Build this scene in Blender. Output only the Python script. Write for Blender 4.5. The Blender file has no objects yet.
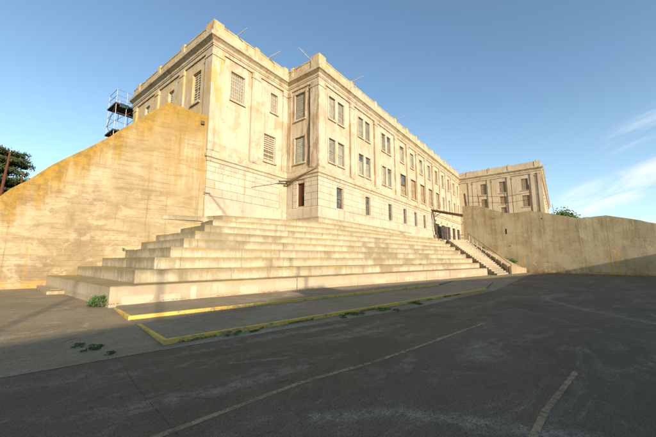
import bpy, bmesh, math, random
from mathutils import Vector
R = math.radians
rnd = random.Random(7)
scene = bpy.context.scene
COL = scene.collection

# ------------------------------------------------------------------ camera
cam_d = bpy.data.cameras.new('camera'); cam = bpy.data.objects.new('camera', cam_d); COL.objects.link(cam)
cam_d.sensor_width = 36.0; cam_d.lens = 297.0 / 656.0 * 36.0
cam_d.clip_start = 0.05; cam_d.clip_end = 6000
CX, CY, CZ = -19.136, -15.880, 1.6
cam.location = (CX, CY, CZ)
cam.rotation_euler = (R(90 + 7.77), 0, R(-52.26))
scene.camera = cam

# ------------------------------------------------------------------ light
SUN_EL = 18.0; SUN_TRAVEL = 66.9           # elevation and heading of the light, degrees
tx, ty = math.cos(R(SUN_TRAVEL)), math.sin(R(SUN_TRAVEL))
sun_d = bpy.data.lights.new('sun', 'SUN'); sun = bpy.data.objects.new('sun', sun_d); COL.objects.link(sun)
sun_d.energy = 4.8; sun_d.angle = R(0.6); sun_d.color = (1.0, 0.83, 0.62)
dirv = Vector((tx * math.cos(R(SUN_EL)), ty * math.cos(R(SUN_EL)), -math.sin(R(SUN_EL))))
sun.rotation_euler = dirv.to_track_quat('-Z', 'Y').to_euler()
sun.location = (-40, -60, 40)

world = bpy.data.worlds.new('World'); scene.world = world; world.use_nodes = True
wt = world.node_tree; wt.nodes.clear()
def wn(t, **kw):
    n = wt.nodes.new(t)
    for k, v in kw.items(): setattr(n, k, v)
    return n
sky = wn('ShaderNodeTexSky', sky_type='NISHITA', sun_disc=False)
sky.sun_elevation = R(SUN_EL); sky.sun_rotation = R(203.1)
sky.air_density = 1.0; sky.dust_density = 0.2; sky.ozone_density = 1.0
bg = wn('ShaderNodeBackground'); bg.inputs['Strength'].default_value = 0.132
wout = wn('ShaderNodeOutputWorld')
tc = wn('ShaderNodeTexCoord')
sp = wn('ShaderNodeSeparateXYZ'); wt.links.new(tc.outputs['Generated'], sp.inputs[0])
def wmath(op, a, b=None, c=None):
    n = wn('ShaderNodeMath', operation=op)
    for i, v in enumerate((a, b, c)):
        if v is None: continue
        if isinstance(v, (int, float)): n.inputs[i].default_value = v
        else: wt.links.new(v, n.inputs[i])
    return n.outputs[0]
def wrange(v, a, b, c=0.0, d=1.0):
    n = wn('ShaderNodeMapRange', interpolation_type='SMOOTHSTEP')
    wt.links.new(v, n.inputs['Value'])
    for k, x in zip(('From Min', 'From Max', 'To Min', 'To Max'), (a, b, c, d)): n.inputs[k].default_value = x
    return n.outputs[0]
# thin cirrus low in the sky beyond the right-hand wall: streaks tilted a little, seen as azimuth/height
az = wmath('ARCTAN2', sp.outputs[1], sp.outputs[0])
tilt = wmath('ADD', sp.outputs[2], wmath('MULTIPLY', az, 0.30))
cb = wn('ShaderNodeCombineXYZ')
wt.links.new(wmath('MULTIPLY', az, 2.2), cb.inputs[0]); wt.links.new(wmath('MULTIPLY', tilt, 12.0), cb.inputs[1])
cn = wn('ShaderNodeTexNoise'); cn.inputs['Scale'].default_value = 1.7; cn.inputs['Detail'].default_value = 9; cn.inputs['Roughness'].default_value = 0.62; cn.inputs['Distortion'].default_value = 0.7
wt.links.new(cb.outputs[0], cn.inputs['Vector'])
band = wmath('MULTIPLY', wrange(tilt, 0.075, 0.115), wrange(tilt, 0.145, 0.185, 1, 0))
mass = wmath('MULTIPLY', band, wrange(az, 0.03, -0.07))
wisp = wmath('MULTIPLY', wmath('MULTIPLY', wrange(tilt, 0.20, 0.23), wrange(tilt, 0.235, 0.29, 1, 0)), wrange(az, -0.07, -0.17))
cl = wmath('ADD', wmath('MULTIPLY', mass, wrange(cn.outputs[0], 0.34, 0.62)), wmath('MULTIPLY', wisp, wrange(cn.outputs[0], 0.44, 0.72, 0, 0.7)))
cl = wmath('MINIMUM', wmath('MULTIPLY', cl, 0.68), 0.9)
hz = wmath('MULTIPLY', wrange(sp.outputs[2], 0.50, -0.02), 0.22)
hmix = wn('ShaderNodeMixRGB'); wt.links.new(hz, hmix.inputs[0]); wt.links.new(sky.outputs[0], hmix.inputs[1]); hmix.inputs[2].default_value = (3.5, 4.1, 5.0, 1)
cmix = wn('ShaderNodeMixRGB'); tint = wn('ShaderNodeMixRGB', blend_type='MULTIPLY'); tint.inputs[0].default_value = 1.0; wt.links.new(hmix.outputs[0], tint.inputs[1]); tint.inputs[2].default_value = (0.91, 1.02, 1.04, 1)
wt.links.new(cl, cmix.inputs[0]); wt.links.new(tint.outputs[0], cmix.inputs[1]); cmix.inputs[2].default_value = (5.2, 5.3, 5.6, 1)
wt.links.new(cmix.outputs[0], bg.inputs['Color']); wt.links.new(bg.outputs[0], wout.inputs[0])

scene.view_settings.view_transform = 'Standard'; scene.view_settings.look = 'None'
scene.view_settings.exposure = 0.72; scene.view_settings.gamma = 1.0; scene.view_settings.use_curve_mapping = False

# ------------------------------------------------------------------ helpers
def tag(o, label=None, cat=None, group=None, kind=None):
    if label: o['label'] = label
    if cat: o['category'] = cat
    if group: o['group'] = group
    if kind: o['kind'] = kind
    return o
def empty(name, loc, label, cat, group=None, kind=None):
    o = bpy.data.objects.new(name, None); COL.objects.link(o); o.location = loc; o.empty_display_size = 0.3
    return tag(o, label, cat, group, kind)
def origin(o):
    v = Vector(o.location)
    while o.parent: o = o.parent; v += Vector(o.location)
    return v

class MB:
    """collects faces in world coordinates, then links them as ONE mesh object"""
    def __init__(s): s.v = []; s.f = []
    def poly(s, pts):
        i = len(s.v); s.v += [tuple(p) for p in pts]; s.f.append(tuple(range(i, i + len(pts))))
    def hull8(s, b, t):                       # two loops of equal length, bottom counter-clockwise seen from above
        n = len(b); i = len(s.v); s.v += [tuple(p) for p in b] + [tuple(p) for p in t]
        s.f.append(tuple(reversed(range(i, i + n)))); s.f.append(tuple(range(i + n, i + 2 * n)))
        for k in range(n):
            k2 = (k + 1) % n; s.f.append((i + k, i + k2, i + n + k2, i + n + k))
    def box(s, x0, x1, y0, y1, z0, z1):
        s.prism([(x0, y0), (x1, y0), (x1, y1), (x0, y1)], z0, z1)
    def prism(s, pts, z0, z1):                # z0/z1: numbers or lists per point
        a = sum(pts[i][0] * pts[(i + 1) % len(pts)][1] - pts[(i + 1) % len(pts)][0] * pts[i][1] for i in range(len(pts)))
        n = len(pts)
        zb = list(z0) if isinstance(z0, (list, tuple)) else [z0] * n
        zt = list(z1) if isinstance(z1, (list, tuple)) else [z1] * n
        if a < 0: pts = pts[::-1]; zb = zb[::-1]; zt = zt[::-1]
        s.hull8([(p[0], p[1], z) for p, z in zip(pts, zb)], [(p[0], p[1], z) for p, z in zip(pts, zt)])
    def tube(s, p, q, r, r2=None, n=8):
        p = Vector(p); q = Vector(q); d = (q - p).normalized(); r2 = r if r2 is None else r2
        a = d.orthogonal().normalized(); b = d.cross(a)
        ring = lambda c, rr: [c + (a * math.cos(2 * math.pi * k / n) + b * math.sin(2 * math.pi * k / n)) * rr for k in range(n)]
        s.hull8(ring(p, r), ring(q, r2))
    def build(s, name, m, parent=None, smooth=False, loc=None):
        me = bpy.data.meshes.new(name); base = Vector((0, 0, 0))
        if parent: base = origin(parent)
        if loc is not None: base = base + (Vector(loc) - base)
        me.from_pydata([tuple(Vector(v) - base) for v in s.v], [], s.f); me.update()
        o = bpy.data.objects.new(name, me); COL.objects.link(o); me.materials.append(m)
        if parent:
            o.parent = parent
            if loc is not None: o.location = Vector(loc) - origin(parent)
        elif loc is not None: o.location = loc
        if smooth:
            for p in me.polygons: p.use_smooth = True
        return o

class Frame:                                  # a vertical wall plane: u along it, d outwards
    def __init__(s, ox, oy, ux, uy, nx, ny): s.o = (ox, oy); s.u = (ux, uy); s.n = (nx, ny)
    def p(s, u, d, z): return (s.o[0] + s.u[0] * u + s.n[0] * d, s.o[1] + s.u[1] * u + s.n[1] * d, z)
    def box(s, mb, u0, u1, z0, z1, d0, d1):
        pts = [s.p(u0, d0, 0)[:2], s.p(u1, d0, 0)[:2], s.p(u1, d1, 0)[:2], s.p(u0, d1, 0)[:2]]
        mb.prism(pts, z0, z1)
    def panel(s, mb, u0, u1, z0, z1, holes, depth=0.3):
        us = sorted({u0, u1} | {h[0] for h in holes} | {h[1] for h in holes}); zs = sorted({z0, z1} | {h[2] for h in holes} | {h[3] for h in holes})
        us = [u for u in us if u0 <= u <= u1]; zs = [z for z in zs if z0 <= z <= z1]
        inh = lambda u, z: any(h[0] < u < h[1] and h[2] < z < h[3] for h in holes)
        for a, b in zip(us, us[1:]):
            for c, d in zip(zs, zs[1:]):
                if not inh((a + b) / 2, (c + d) / 2): mb.poly([s.p(a, 0, c), s.p(b, 0, c), s.p(b, 0, d), s.p(a, 0, d)])
        for (a, b, c, d) in holes:
            mb.poly([s.p(a, 0, c), s.p(b, 0, c), s.p(b, -depth, c), s.p(a, -depth, c)])
            mb.poly([s.p(a, 0, d), s.p(b, 0, d), s.p(b, -depth, d), s.p(a, -depth, d)])
            mb.poly([s.p(a, 0, c), s.p(a, 0, d), s.p(a, -depth, d), s.p(a, -depth, c)])
            mb.poly([s.p(b, 0, c), s.p(b, 0, d), s.p(b, -depth, d), s.p(b, -depth, c)])
            mb.poly([s.p(a, -depth, c), s.p(b, -depth, c), s.p(b, -depth, d), s.p(a, -depth, d)])
def sweep(mb, path, prof, chip=0.0):                    # closed profile of (distance outward, z) along a plan path, mitred; outward = right of travel
    if chip:
        q = [path[0]]
        for a, c in zip(path, path[1:]):
            k = max(1, int(math.hypot(c[0] - a[0], c[1] - a[1]) / 0.35)); q += [(a[0] + (c[0] - a[0]) * i / k, a[1] + (c[1] - a[1]) * i / k) for i in range(1, k + 1)]
        path = q
    n = len(path); rings = []
    for i, p in enumerate(path):
        def nrm(a, b):
            d = Vector((b[0] - a[0], b[1] - a[1])).normalized(); return Vector((d.y, -d.x))
        if i == 0: m = nrm(path[0], path[1])
        elif i == n - 1: m = nrm(path[-2], path[-1])
        else:
            a = nrm(path[i - 1], p); b = nrm(p, path[i + 1]); m = (a + b) / (1 + a.dot(b))
        dz = (rnd.uniform(0, chip) * (3 if rnd.random() < 0.08 else 1)) if chip else 0; zm = max(z for d, z in prof) - 0.15
        rings.append([(p[0] + m.x * d, p[1] + m.y * d, z - (dz if z > zm else 0)) for d, z in prof])
    k = len(prof); i0 = len(mb.v)
    for r in rings: mb.v += r
    for i in range(n - 1):
        for j in range(k):
            j2 = (j + 1) % k; mb.f.append((i0 + i * k + j, i0 + i * k + j2, i0 + (i + 1) * k + j2, i0 + (i + 1) * k + j))
    mb.f.append(tuple(i0 + j for j in range(k))); mb.f.append(tuple(reversed([i0 + (n - 1) * k + j for j in range(k)])))

# ------------------------------------------------------------------ materials
class G:
    def __init__(s, name, rough=0.9):
        s.m = bpy.data.materials.new(name); s.m.use_nodes = True; s.t = s.m.node_tree; s.t.nodes.clear()
        s.out = s.t.nodes.new('ShaderNodeOutputMaterial'); s.b = s.t.nodes.new('ShaderNodeBsdfPrincipled')
        s.t.links.new(s.b.outputs[0], s.out.inputs[0]); s.b.inputs['Roughness'].default_value = rough
        s.b.inputs['Specular IOR Level'].default_value = 0.25
        geo = s.t.nodes.new('ShaderNodeNewGeometry'); s.pos = geo.outputs['Position']; s.nor = geo.outputs['Normal']
        x = s.t.nodes.new('ShaderNodeSeparateXYZ'); s.t.links.new(s.pos, x.inputs[0]); s.x, s.y, s.z = x.outputs
    def lk(s, v, sock):
        if isinstance(v, (int, float)): sock.default_value = v
        elif isinstance(v, tuple): sock.default_value = (*v, 1) if len(v) == 3 and sock.type == 'RGBA' else v
        else: s.t.links.new(v, sock)
    def vec(s, x, y, z):
        n = s.t.nodes.new('ShaderNodeCombineXYZ'); s.lk(x, n.inputs[0]); s.lk(y, n.inputs[1]); s.lk(z, n.inputs[2]); return n.outputs[0]
    def scale(s, sx, sy, sz):
        n = s.t.nodes.new('ShaderNodeVectorMath'); n.operation = 'MULTIPLY'; s.t.links.new(s.pos, n.inputs[0]); n.inputs[1].default_value = (sx, sy, sz); return n.outputs[0]
    def math(s, op, a, b=0.0, c=0.0):
        n = s.t.nodes.new('ShaderNodeMath'); n.operation = op; s.lk(a, n.inputs[0]); s.lk(b, n.inputs[1]); s.lk(c, n.inputs[2]); return n.outputs[0]
    def noise(s, sc, det=5, ro=0.6, vec=None, dist=0.0):
        n = s.t.nodes.new('ShaderNodeTexNoise'); s.t.links.new(vec or s.pos, n.inputs['Vector'])
        n.inputs['Scale'].default_value = sc; n.inputs['Detail'].default_value = det; n.inputs['Roughness'].default_value = ro; n.inputs['Distortion'].default_value = dist
        return n.outputs[0]
    def voro(s, sc, feat='F1', vec=None, rnd_=1.0):
        n = s.t.nodes.new('ShaderNodeTexVoronoi'); n.feature = feat; s.t.links.new(vec or s.pos, n.inputs['Vector']); n.inputs['Scale'].default_value = sc; n.inputs['Randomness'].default_value = rnd_
        return n.outputs['Distance']
    def rng(s, v, a, b, c=0.0, d=1.0):
        n = s.t.nodes.new('ShaderNodeMapRange'); n.interpolation_type = 'SMOOTHSTEP'; s.lk(v, n.inputs['Value'])
        for k, x in zip(('From Min', 'From Max', 'To Min', 'To Max'), (a, b, c, d)): n.inputs[k].default_value = x
        return n.outputs[0]
    def mix(s, f, a, b, mode='MIX'):
        n = s.t.nodes.new('ShaderNodeMixRGB'); n.blend_type = mode; s.lk(f, n.inputs[0]); s.lk(a, n.inputs[1]); s.lk(b, n.inputs[2]); return n.outputs[0]
    def mul(s, *a):
        r = a[0]
        for b in a[1:]: r = s.math('MULTIPLY', r, b)
        return r
    def done(s, col, h=None, strength=0.5, dist=0.02):
        s.lk(col, s.b.inputs['Base Color'])
        if h is not None:
            b = s.t.nodes.new('ShaderNodeBump'); b.inputs['Strength'].default_value = strength; b.inputs['Distance'].default_value = dist
            s.lk(h, b.inputs['Height']); s.t.links.new(b.outputs[0], s.b.inputs['Normal'])
        return s.m

def mat_stucco(name, base, lichen=True, peel=0.5):
    g = G(name); a = g.noise(0.35, 6, 0.6); c = g.mix(g.rng(a, 0.35, 0.65), tuple(v * 0.86 for v in base), base)
    c = g.mix(g.rng(g.noise(6, 4, 0.7), 0.3, 0.8, 0, 0.35), c, (base[0] * 0.78, base[1] * 0.72, base[2] * 0.62))
    st = g.noise(1.0, 6, 0.68, g.scale(2.2, 2.2, 0.16)); c = g.mix(g.rng(st, 0.52, 0.68, 0, 0.6), c, (0.31, 0.205, 0.10))
    pn = g.noise(0.75, 8, 0.72, g.scale(1, 1, 0.8), 0.4); pm = g.rng(pn, 0.52, 0.59, 0, peel); c = g.mix(pm, c, (0.38, 0.255, 0.125))
    pn2 = g.noise(1.7, 8, 0.75); c = g.mix(g.rng(pn2, 0.60, 0.63, 0, 0.6), c, (0.66, 0.61, 0.50)); c = g.mix(g.mul(g.rng(g.noise(2.6, 8, 0.75, g.scale(1, 1, 0.6)), 0.57, 0.64), g.rng(g.noise(0.4, 3), 0.45, 0.6), 0.7), c, (0.33, 0.21, 0.10)); c = g.mix(g.mul(g.rng(g.noise(1.0, 8, 0.74, g.scale(5.5, 5.5, 0.22)), 0.57, 0.66), g.rng(g.noise(0.33, 3), 0.42, 0.58), 0.6), c, (0.22, 0.14, 0.07))
    # grime held under the belt course and under the cornice
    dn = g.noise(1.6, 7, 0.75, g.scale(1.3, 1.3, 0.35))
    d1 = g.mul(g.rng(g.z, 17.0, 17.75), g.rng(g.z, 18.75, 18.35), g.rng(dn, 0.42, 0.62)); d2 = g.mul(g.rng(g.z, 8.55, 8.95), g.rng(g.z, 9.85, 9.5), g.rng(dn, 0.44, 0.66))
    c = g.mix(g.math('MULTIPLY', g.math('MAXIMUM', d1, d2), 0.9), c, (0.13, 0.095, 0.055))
    if lichen:
        em = None
        for u in (0.85, 4.95, 5.70, 9.98, 10.72, 15.32, 16.08, 19.12, 19.9, 22.6, 23.4, 26.2, 27.0, 29.8, 30.6, 33.4, 37.0, 40.6):
            e_ = g.rng(g.math('ABSOLUTE', g.math('SUBTRACT', g.x, u)), 0.16, 0.03); em = e_ if em is None else g.math('MAXIMUM', em, e_)
        em = g.mul(em, g.rng(g.noise(1.0, 7, 0.75, g.scale(1.5, 1.5, 0.7)), 0.40, 0.58), g.rng(g.z, 9.0, 10.2)); c = g.mix(g.math('MULTIPLY', em, 0.75), c, (0.32, 0.18, 0.07))
        sn = g.rng(g.noise(1.0, 6, 0.75, g.scale(3.5, 3.5, 0.25)), 0.42, 0.60)
        for zt, zb in ((14.5, 12.9), (10.25, 9.3)):
            c = g.mix(g.mul(sn, g.rng(g.z, zt + 0.05, zt - 0.05), g.rng(g.z, zb, zt), 0.55), c, (0.36, 0.22, 0.10))
        sdn = g.mul(g.rng(g.x, 0.05, -0.05), g.rng(g.x, -0.5, -0.3), g.rng(g.y, 4.0, 3.9), g.rng(g.noise(1.0, 8, 0.76, g.scale(2.5, 2.5, 0.5)), 0.46, 0.58)); c = g.mix(g.math('MULTIPLY', sdn, 0.7), c, (0.27, 0.16, 0.08))
        ln = g.noise(1.1, 7, 0.7)
        l1 = g.mul(g.rng(g.z, 18.9, 19.9), g.rng(ln, 0.46, 0.64)); l2 = g.mul(g.rng(g.x, -6.7, -7.3), g.rng(g.noise(1.3, 8, 0.76, g.scale(1.4, 1.4, 0.4)), 0.44, 0.58), g.rng(g.z, 9.5, 13), 0.85)
        c = g.mix(g.math('MULTIPLY', g.math('MAXIMUM', l1, l2), 0.80), c, (0.50, 0.31, 0.06))
    crack = g.voro(0.55, 'DISTANCE_TO_EDGE', g.vec(g.math('ADD', g.x, g.math('MULTIPLY', g.noise(2), 0.8)), g.y, g.math('MULTIPLY', g.z, 0.7)))
    cm = g.mul(g.rng(crack, 0.016, 0.004), g.rng(g.noise(0.5), 0.54, 0.60)); c = g.mix(g.math('MULTIPLY', cm, 0.35), c, (0.16, 0.11, 0.06))
    h = g.math('ADD', g.math('MULTIPLY', pm, -0.4), g.noise(9, 8, 0.7)); return g.done(c, h, 0.45, 0.03)

M = {}
M['stucco'] = mat_stucco('facade_stucco', (0.52, 0.455, 0.345))
M['stucco_wing'] = mat_stucco('wing_stucco', (0.48, 0.41, 0.29), False, 0.3)
M['block'] = mat_stucco('rusticated_block', (0.52, 0.455, 0.35), False, 0.35)
def mat_trim():
    g = G('weathered_trim'); base = (0.50, 0.425, 0.305); a = g.noise(0.8, 7, 0.7); c = g.mix(g.rng(a, 0.35, 0.65), (0.42, 0.34, 0.22), base)
    c = g.mix(g.rng(g.noise(1.5, 8, 0.75, g.scale(1.4, 1.4, 0.5)), 0.52, 0.68, 0, 0.7), c, (0.20, 0.145, 0.08))
    c = g.mix(g.rng(g.noise(3.1, 8, 0.75), 0.58, 0.66, 0, 0.8), c, (0.66, 0.61, 0.50))
    ln = g.noise(0.9, 7, 0.72); far = g.rng(g.x, 0.0, 6.0); l1 = g.math('MAXIMUM', g.mul(g.rng(g.z, 18.75, 19.8), g.rng(ln, 0.40, 0.60), g.math('SUBTRACT', 1.0, g.math('MULTIPLY', far, 0.75))), g.mul(g.rng(g.z, 19.74, 19.82), g.rng(ln, 0.38, 0.55), g.rng(g.x, 38, 20, 0.3, 1.0))); c = g.mix(g.math('MULTIPLY', l1, 0.7), c, (0.46, 0.32, 0.08)); c = g.mix(g.mul(g.rng(g.noise(1.2, 8, 0.76, g.scale(1, 1, 0.7)), 0.53, 0.60), 0.6), c, (0.30, 0.18, 0.085))
    return g.done(c, g.noise(7, 8, 0.75), 0.6, 0.05)
M['trim'] = mat_trim()

def mat_golden():
    g = G('lichen_covered_concrete')
    # distance along the wall from the building corner, and height of its sloping top there
    t = g.math('ADD', g.math('MULTIPLY', g.math('ADD', g.x, 8.0), -0.92577), g.math('MULTIPLY', g.math('ADD', g.y, -3.85), 0.37808))
    zt = g.math('SUBTRACT', 12.49, g.math('MULTIPLY', g.math('MAXIMUM', g.math('SUBTRACT', t, 2.75), 0.0), 1.035))
    dtop = g.math('SUBTRACT', zt, g.z)
    big = g.noise(0.35, 6, 0.62); c = g.mix(g.rng(big, 0.35, 0.65), (0.31, 0.24, 0.135), (0.45, 0.37, 0.225))
    ban = g.noise(1.0, 7, 0.68, g.vec(g.math('MULTIPLY', t, 0.45), 0.0, g.math('MULTIPLY', g.z, 2.1)), 0.3); c = g.mix(g.rng(ban, 0.44, 0.66, 0, 0.6), c, (0.225, 0.16, 0.08))
    c = g.mix(g.mul(g.rng(g.noise(0.55, 8, 0.74, None, 0.3), 0.46, 0.60), g.rng(t, 2.0, 8.0, 0.1, 1.0), 0.7), c, (0.215, 0.158, 0.095))
    wn_ = g.noise(0.9, 9, 0.74, g.vec(t, 0.0, g.math('MULTIPLY', g.z, 1.4)), 0.5); low = g.rng(g.z, 8.5, 3.0, 0.25, 1.0)
    c = g.mix(g.mul(g.rng(wn_, 0.53, 0.60), low, 0.45), c, (0.52, 0.45, 0.31))
    c = g.mix(g.rng(g.noise(3.3, 8, 0.75), 0.60, 0.70, 0, 0.5), c, (0.50, 0.43, 0.29))
    vs = g.noise(1.0, 6, 0.7, g.vec(g.math('MULTIPLY', t, 1.8), 0.0, g.math('MULTIPLY', g.z, 0.16)))
    top = g.mul(g.rng(g.math('ADD', dtop, g.math('MULTIPLY', g.math('SUBTRACT', vs, 0.5), 7.0)), 2.4, 0.0), 0.9)
    c = g.mix(top, c, g.mix(g.rng(g.noise(2.5, 7, 0.75), 0.4, 0.62), (0.23, 0.135, 0.02), (0.37, 0.22, 0.03)))
    rgt = g.mul(g.rng(t, 6.0, 0.8), g.rng(g.z, 4.0, 9.0), g.rng(vs, 0.36, 0.58), 0.75); c = g.mix(rgt, c, (0.29, 0.18, 0.035))
    c = g.mix(g.mul(g.rng(g.noise(1.0, 6, 0.7, g.vec(g.math('MULTIPLY', t, 2.6), 3.0, g.math('MULTIPLY', g.z, 0.12))), 0.56, 0.70), 0.6), c, (0.17, 0.11, 0.045))
    sp3 = g.noise(7, 6, 0.8); c = g.mix(g.rng(sp3, 0.52, 0.70, 0, 0.5), c, (0.27, 0.19, 0.09)); c = g.mix(g.mul(g.rng(g.noise(1.9, 9, 0.78, None, 0.6), 0.55, 0.63), 0.5), c, (0.33, 0.215, 0.095))
    stripe = g.mul(g.rng(g.math('ABSOLUTE', g.math('SUBTRACT', t, 8.95)), 0.07, 0.05), g.rng(g.z, 2.3, 2.25), g.rng(g.noise(5), 0.35, 0.55)); c = g.mix(g.math('MULTIPLY', stripe, 0.6), c, (0.38, 0.23, 0.06))
    foot = g.mul(g.rng(g.z, 0.42, 0.36), g.rng(g.noise(2.0, 6), 0.40, 0.55), 0.7); c = g.mix(foot, c, (0.46, 0.29, 0.08))
    brd = g.math('FRACT', g.math('MULTIPLY', g.z, 3.3)); bl = g.mul(g.rng(g.math('ABSOLUTE', g.math('SUBTRACT', brd, 0.5)), 0.44, 0.49), g.rng(g.noise(0.9), 0.4, 0.6), 0.30); c = g.mix(bl, c, (0.17, 0.11, 0.05))
    h = g.math('SUBTRACT', g.math('ADD', g.noise(4, 9, 0.75), g.math('MULTIPLY', wn_, 0.8)), bl); return g.done(c, h, 0.7, 0.06)
M['golden'] = mat_golden()

def mat_conc(name, a, b, stain=(0.22, 0.17, 0.09), orange=0.35, yard=False):
    g = G(name); c = g.mix(g.rng(g.noise(0.5, 6, 0.65), 0.35, 0.65), a, b)
    c = g.mix(g.rng(g.noise(1.0, 7, 0.7, g.scale(1.6, 1.6, 0.22)), 0.52, 0.72, 0, 0.6), c, stain)
    c = g.mix(g.rng(g.noise(1.3, 8, 0.74), 0.56, 0.66, 0, 0.5), c, tuple(min(0.8, v * 1.35) for v in b))
    c = g.mix(g.rng(g.noise(0.6, 8, 0.74), 0.56, 0.68, 0, orange), c, (0.40, 0.23, 0.09))
    sp_ = g.rng(g.noise(16, 3, 0.6), 0.66, 0.72, 0, 0.5); c = g.mix(sp_, c, (0.15, 0.11, 0.07))
    if yard:
        pl = g.math('FRACT', g.math('DIVIDE', g.math('ADD', g.z, g.math('MULTIPLY', g.noise(0.6), 0.12)), 1.25)); c = g.mix(g.mul(g.rng(pl, 0.035, 0.01), g.rng(g.noise(0.7), 0.42, 0.56), 0.5), c, (0.22, 0.155, 0.08))
        vv = g.noise(1.0, 6, 0.72, g.scale(2.4, 2.4, 0.10)); c = g.mix(g.mul(g.rng(vv, 0.49, 0.62), g.rng(g.z, 0.0, 7.0, 0.15, 1.0), 0.5), c, (0.26, 0.175, 0.085))
        c = g.mix(g.mul(g.rng(g.noise(1.6, 9, 0.78), 0.58, 0.63), 0.5), c, (0.25, 0.18, 0.10)); c = g.mix(g.mul(g.rng(g.z, 1.1, 0.2), g.rng(g.noise(2.2, 8, 0.76), 0.48, 0.60), 0.55), c, (0.22, 0.15, 0.08))
        c = g.mix(g.mul(g.rng(g.noise(0.5, 5, 0.6), 0.48, 0.62), 0.4), c, (0.50, 0.46, 0.30))
        c = g.mix(g.mul(g.rng(g.math('ADD', g.z, g.math('MULTIPLY', g.noise(2.0, 6, 0.7), 0.3)), 0.42, 0.34), g.rng(g.noise(1.1, 7, 0.7), 0.38, 0.56), 0.8), c, (0.38, 0.24, 0.06))
        c = g.mix(g.mul(g.rng(g.z, 4.0, 9.0), g.rng(g.noise(0.8, 6), 0.42, 0.65), 0.4), c, (0.42, 0.25, 0.12))
        for yy in (-12.2, -20.03, -20.57):
            st = g.mul(g.rng(g.math('ABSOLUTE', g.math('SUBTRACT', g.y, yy)), 0.085, 0.065), g.rng(g.z, 2.42, 2.38), g.rng(g.noise(4), 0.34, 0.5)); c = g.mix(g.math('MULTIPLY', st, 0.85), c, (0.62, 0.36, 0.06))
    h = g.math('ADD', g.noise(5, 8, 0.75), g.math('MULTIPLY', sp_, -0.5)); return g.done(c, h, 0.5, 0.04)
M['wall_conc'] = mat_conc('yard_wall_concrete', (0.44, 0.36, 0.205), (0.58, 0.48, 0.295), yard=True)
M['wall_dark'] = mat_conc('stained_joint', (0.30, 0.23, 0.14), (0.44, 0.36, 0.23))
M['old_conc'] = mat_conc('old_concrete', (0.36, 0.30, 0.20), (0.47, 0.41, 0.30), orange=0.2)
M['bankc'] = mat_conc('bank_concrete', (0.30, 0.235, 0.14), (0.40, 0.32, 0.20), orange=0.5)
M['step'] = mat_conc('stair_concrete', (0.30, 0.25, 0.17), (0.40, 0.335, 0.24), orange=0.3)
M['patch'] = mat_conc('patch_mortar', (0.43, 0.37, 0.265), (0.49, 0.42, 0.305), orange=0.0)

def mat_tier():
    g = G('bleacher_concrete'); c = g.mix(g.rng(g.noise(0.6, 6, 0.65), 0.35, 0.65), (0.385, 0.325, 0.22), (0.485, 0.42, 0.30))
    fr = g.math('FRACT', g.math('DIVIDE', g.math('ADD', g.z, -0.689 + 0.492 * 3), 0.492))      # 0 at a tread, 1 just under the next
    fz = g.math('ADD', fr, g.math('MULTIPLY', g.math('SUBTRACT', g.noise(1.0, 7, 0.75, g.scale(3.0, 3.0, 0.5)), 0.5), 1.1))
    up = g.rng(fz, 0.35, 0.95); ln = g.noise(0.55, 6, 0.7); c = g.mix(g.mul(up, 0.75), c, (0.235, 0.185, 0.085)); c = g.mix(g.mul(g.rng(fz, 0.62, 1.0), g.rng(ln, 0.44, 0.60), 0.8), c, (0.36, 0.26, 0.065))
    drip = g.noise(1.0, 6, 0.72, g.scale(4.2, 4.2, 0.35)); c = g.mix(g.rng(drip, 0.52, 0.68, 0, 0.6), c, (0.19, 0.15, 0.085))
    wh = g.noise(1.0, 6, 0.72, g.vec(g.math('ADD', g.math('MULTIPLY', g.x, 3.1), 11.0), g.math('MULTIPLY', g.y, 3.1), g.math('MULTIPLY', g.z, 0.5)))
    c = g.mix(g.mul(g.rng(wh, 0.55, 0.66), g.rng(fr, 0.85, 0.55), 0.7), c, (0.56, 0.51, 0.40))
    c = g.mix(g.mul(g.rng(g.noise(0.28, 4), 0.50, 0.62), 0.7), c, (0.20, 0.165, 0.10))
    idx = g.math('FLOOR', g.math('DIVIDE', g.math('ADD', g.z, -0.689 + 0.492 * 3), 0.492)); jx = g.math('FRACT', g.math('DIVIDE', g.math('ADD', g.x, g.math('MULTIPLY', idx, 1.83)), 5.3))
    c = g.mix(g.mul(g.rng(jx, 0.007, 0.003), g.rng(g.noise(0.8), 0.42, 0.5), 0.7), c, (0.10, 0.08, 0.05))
    c = g.mix(g.mul(g.rng(fr, 0.10, 0.0), g.rng(g.noise(3.0, 6, 0.7), 0.3, 0.5), 0.6), c, (0.14, 0.11, 0.06))  # dirt along each riser foot, deepened as a painted tread shadow
    bn = g.noise(0.9, 8, 0.76); c = g.mix(g.rng(bn, 0.56, 0.62, 0, 0.4), c, (0.24, 0.19, 0.11))
    low = g.rng(g.z, 0.68, 0.64); c = g.mix(g.math('MULTIPLY', low, 0.6), c, (0.43, 0.355, 0.25))
    pit = g.rng(g.noise(22, 2, 0.5), 0.70, 0.74, 0, 0.7); c = g.mix(pit, c, (0.17, 0.13, 0.08))
    h = g.math('ADD', g.noise(7, 8, 0.75), g.math('MULTIPLY', pit, -1.0)); return g.done(c, h, 0.5, 0.03)
M['tier'] = mat_tier()

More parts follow.
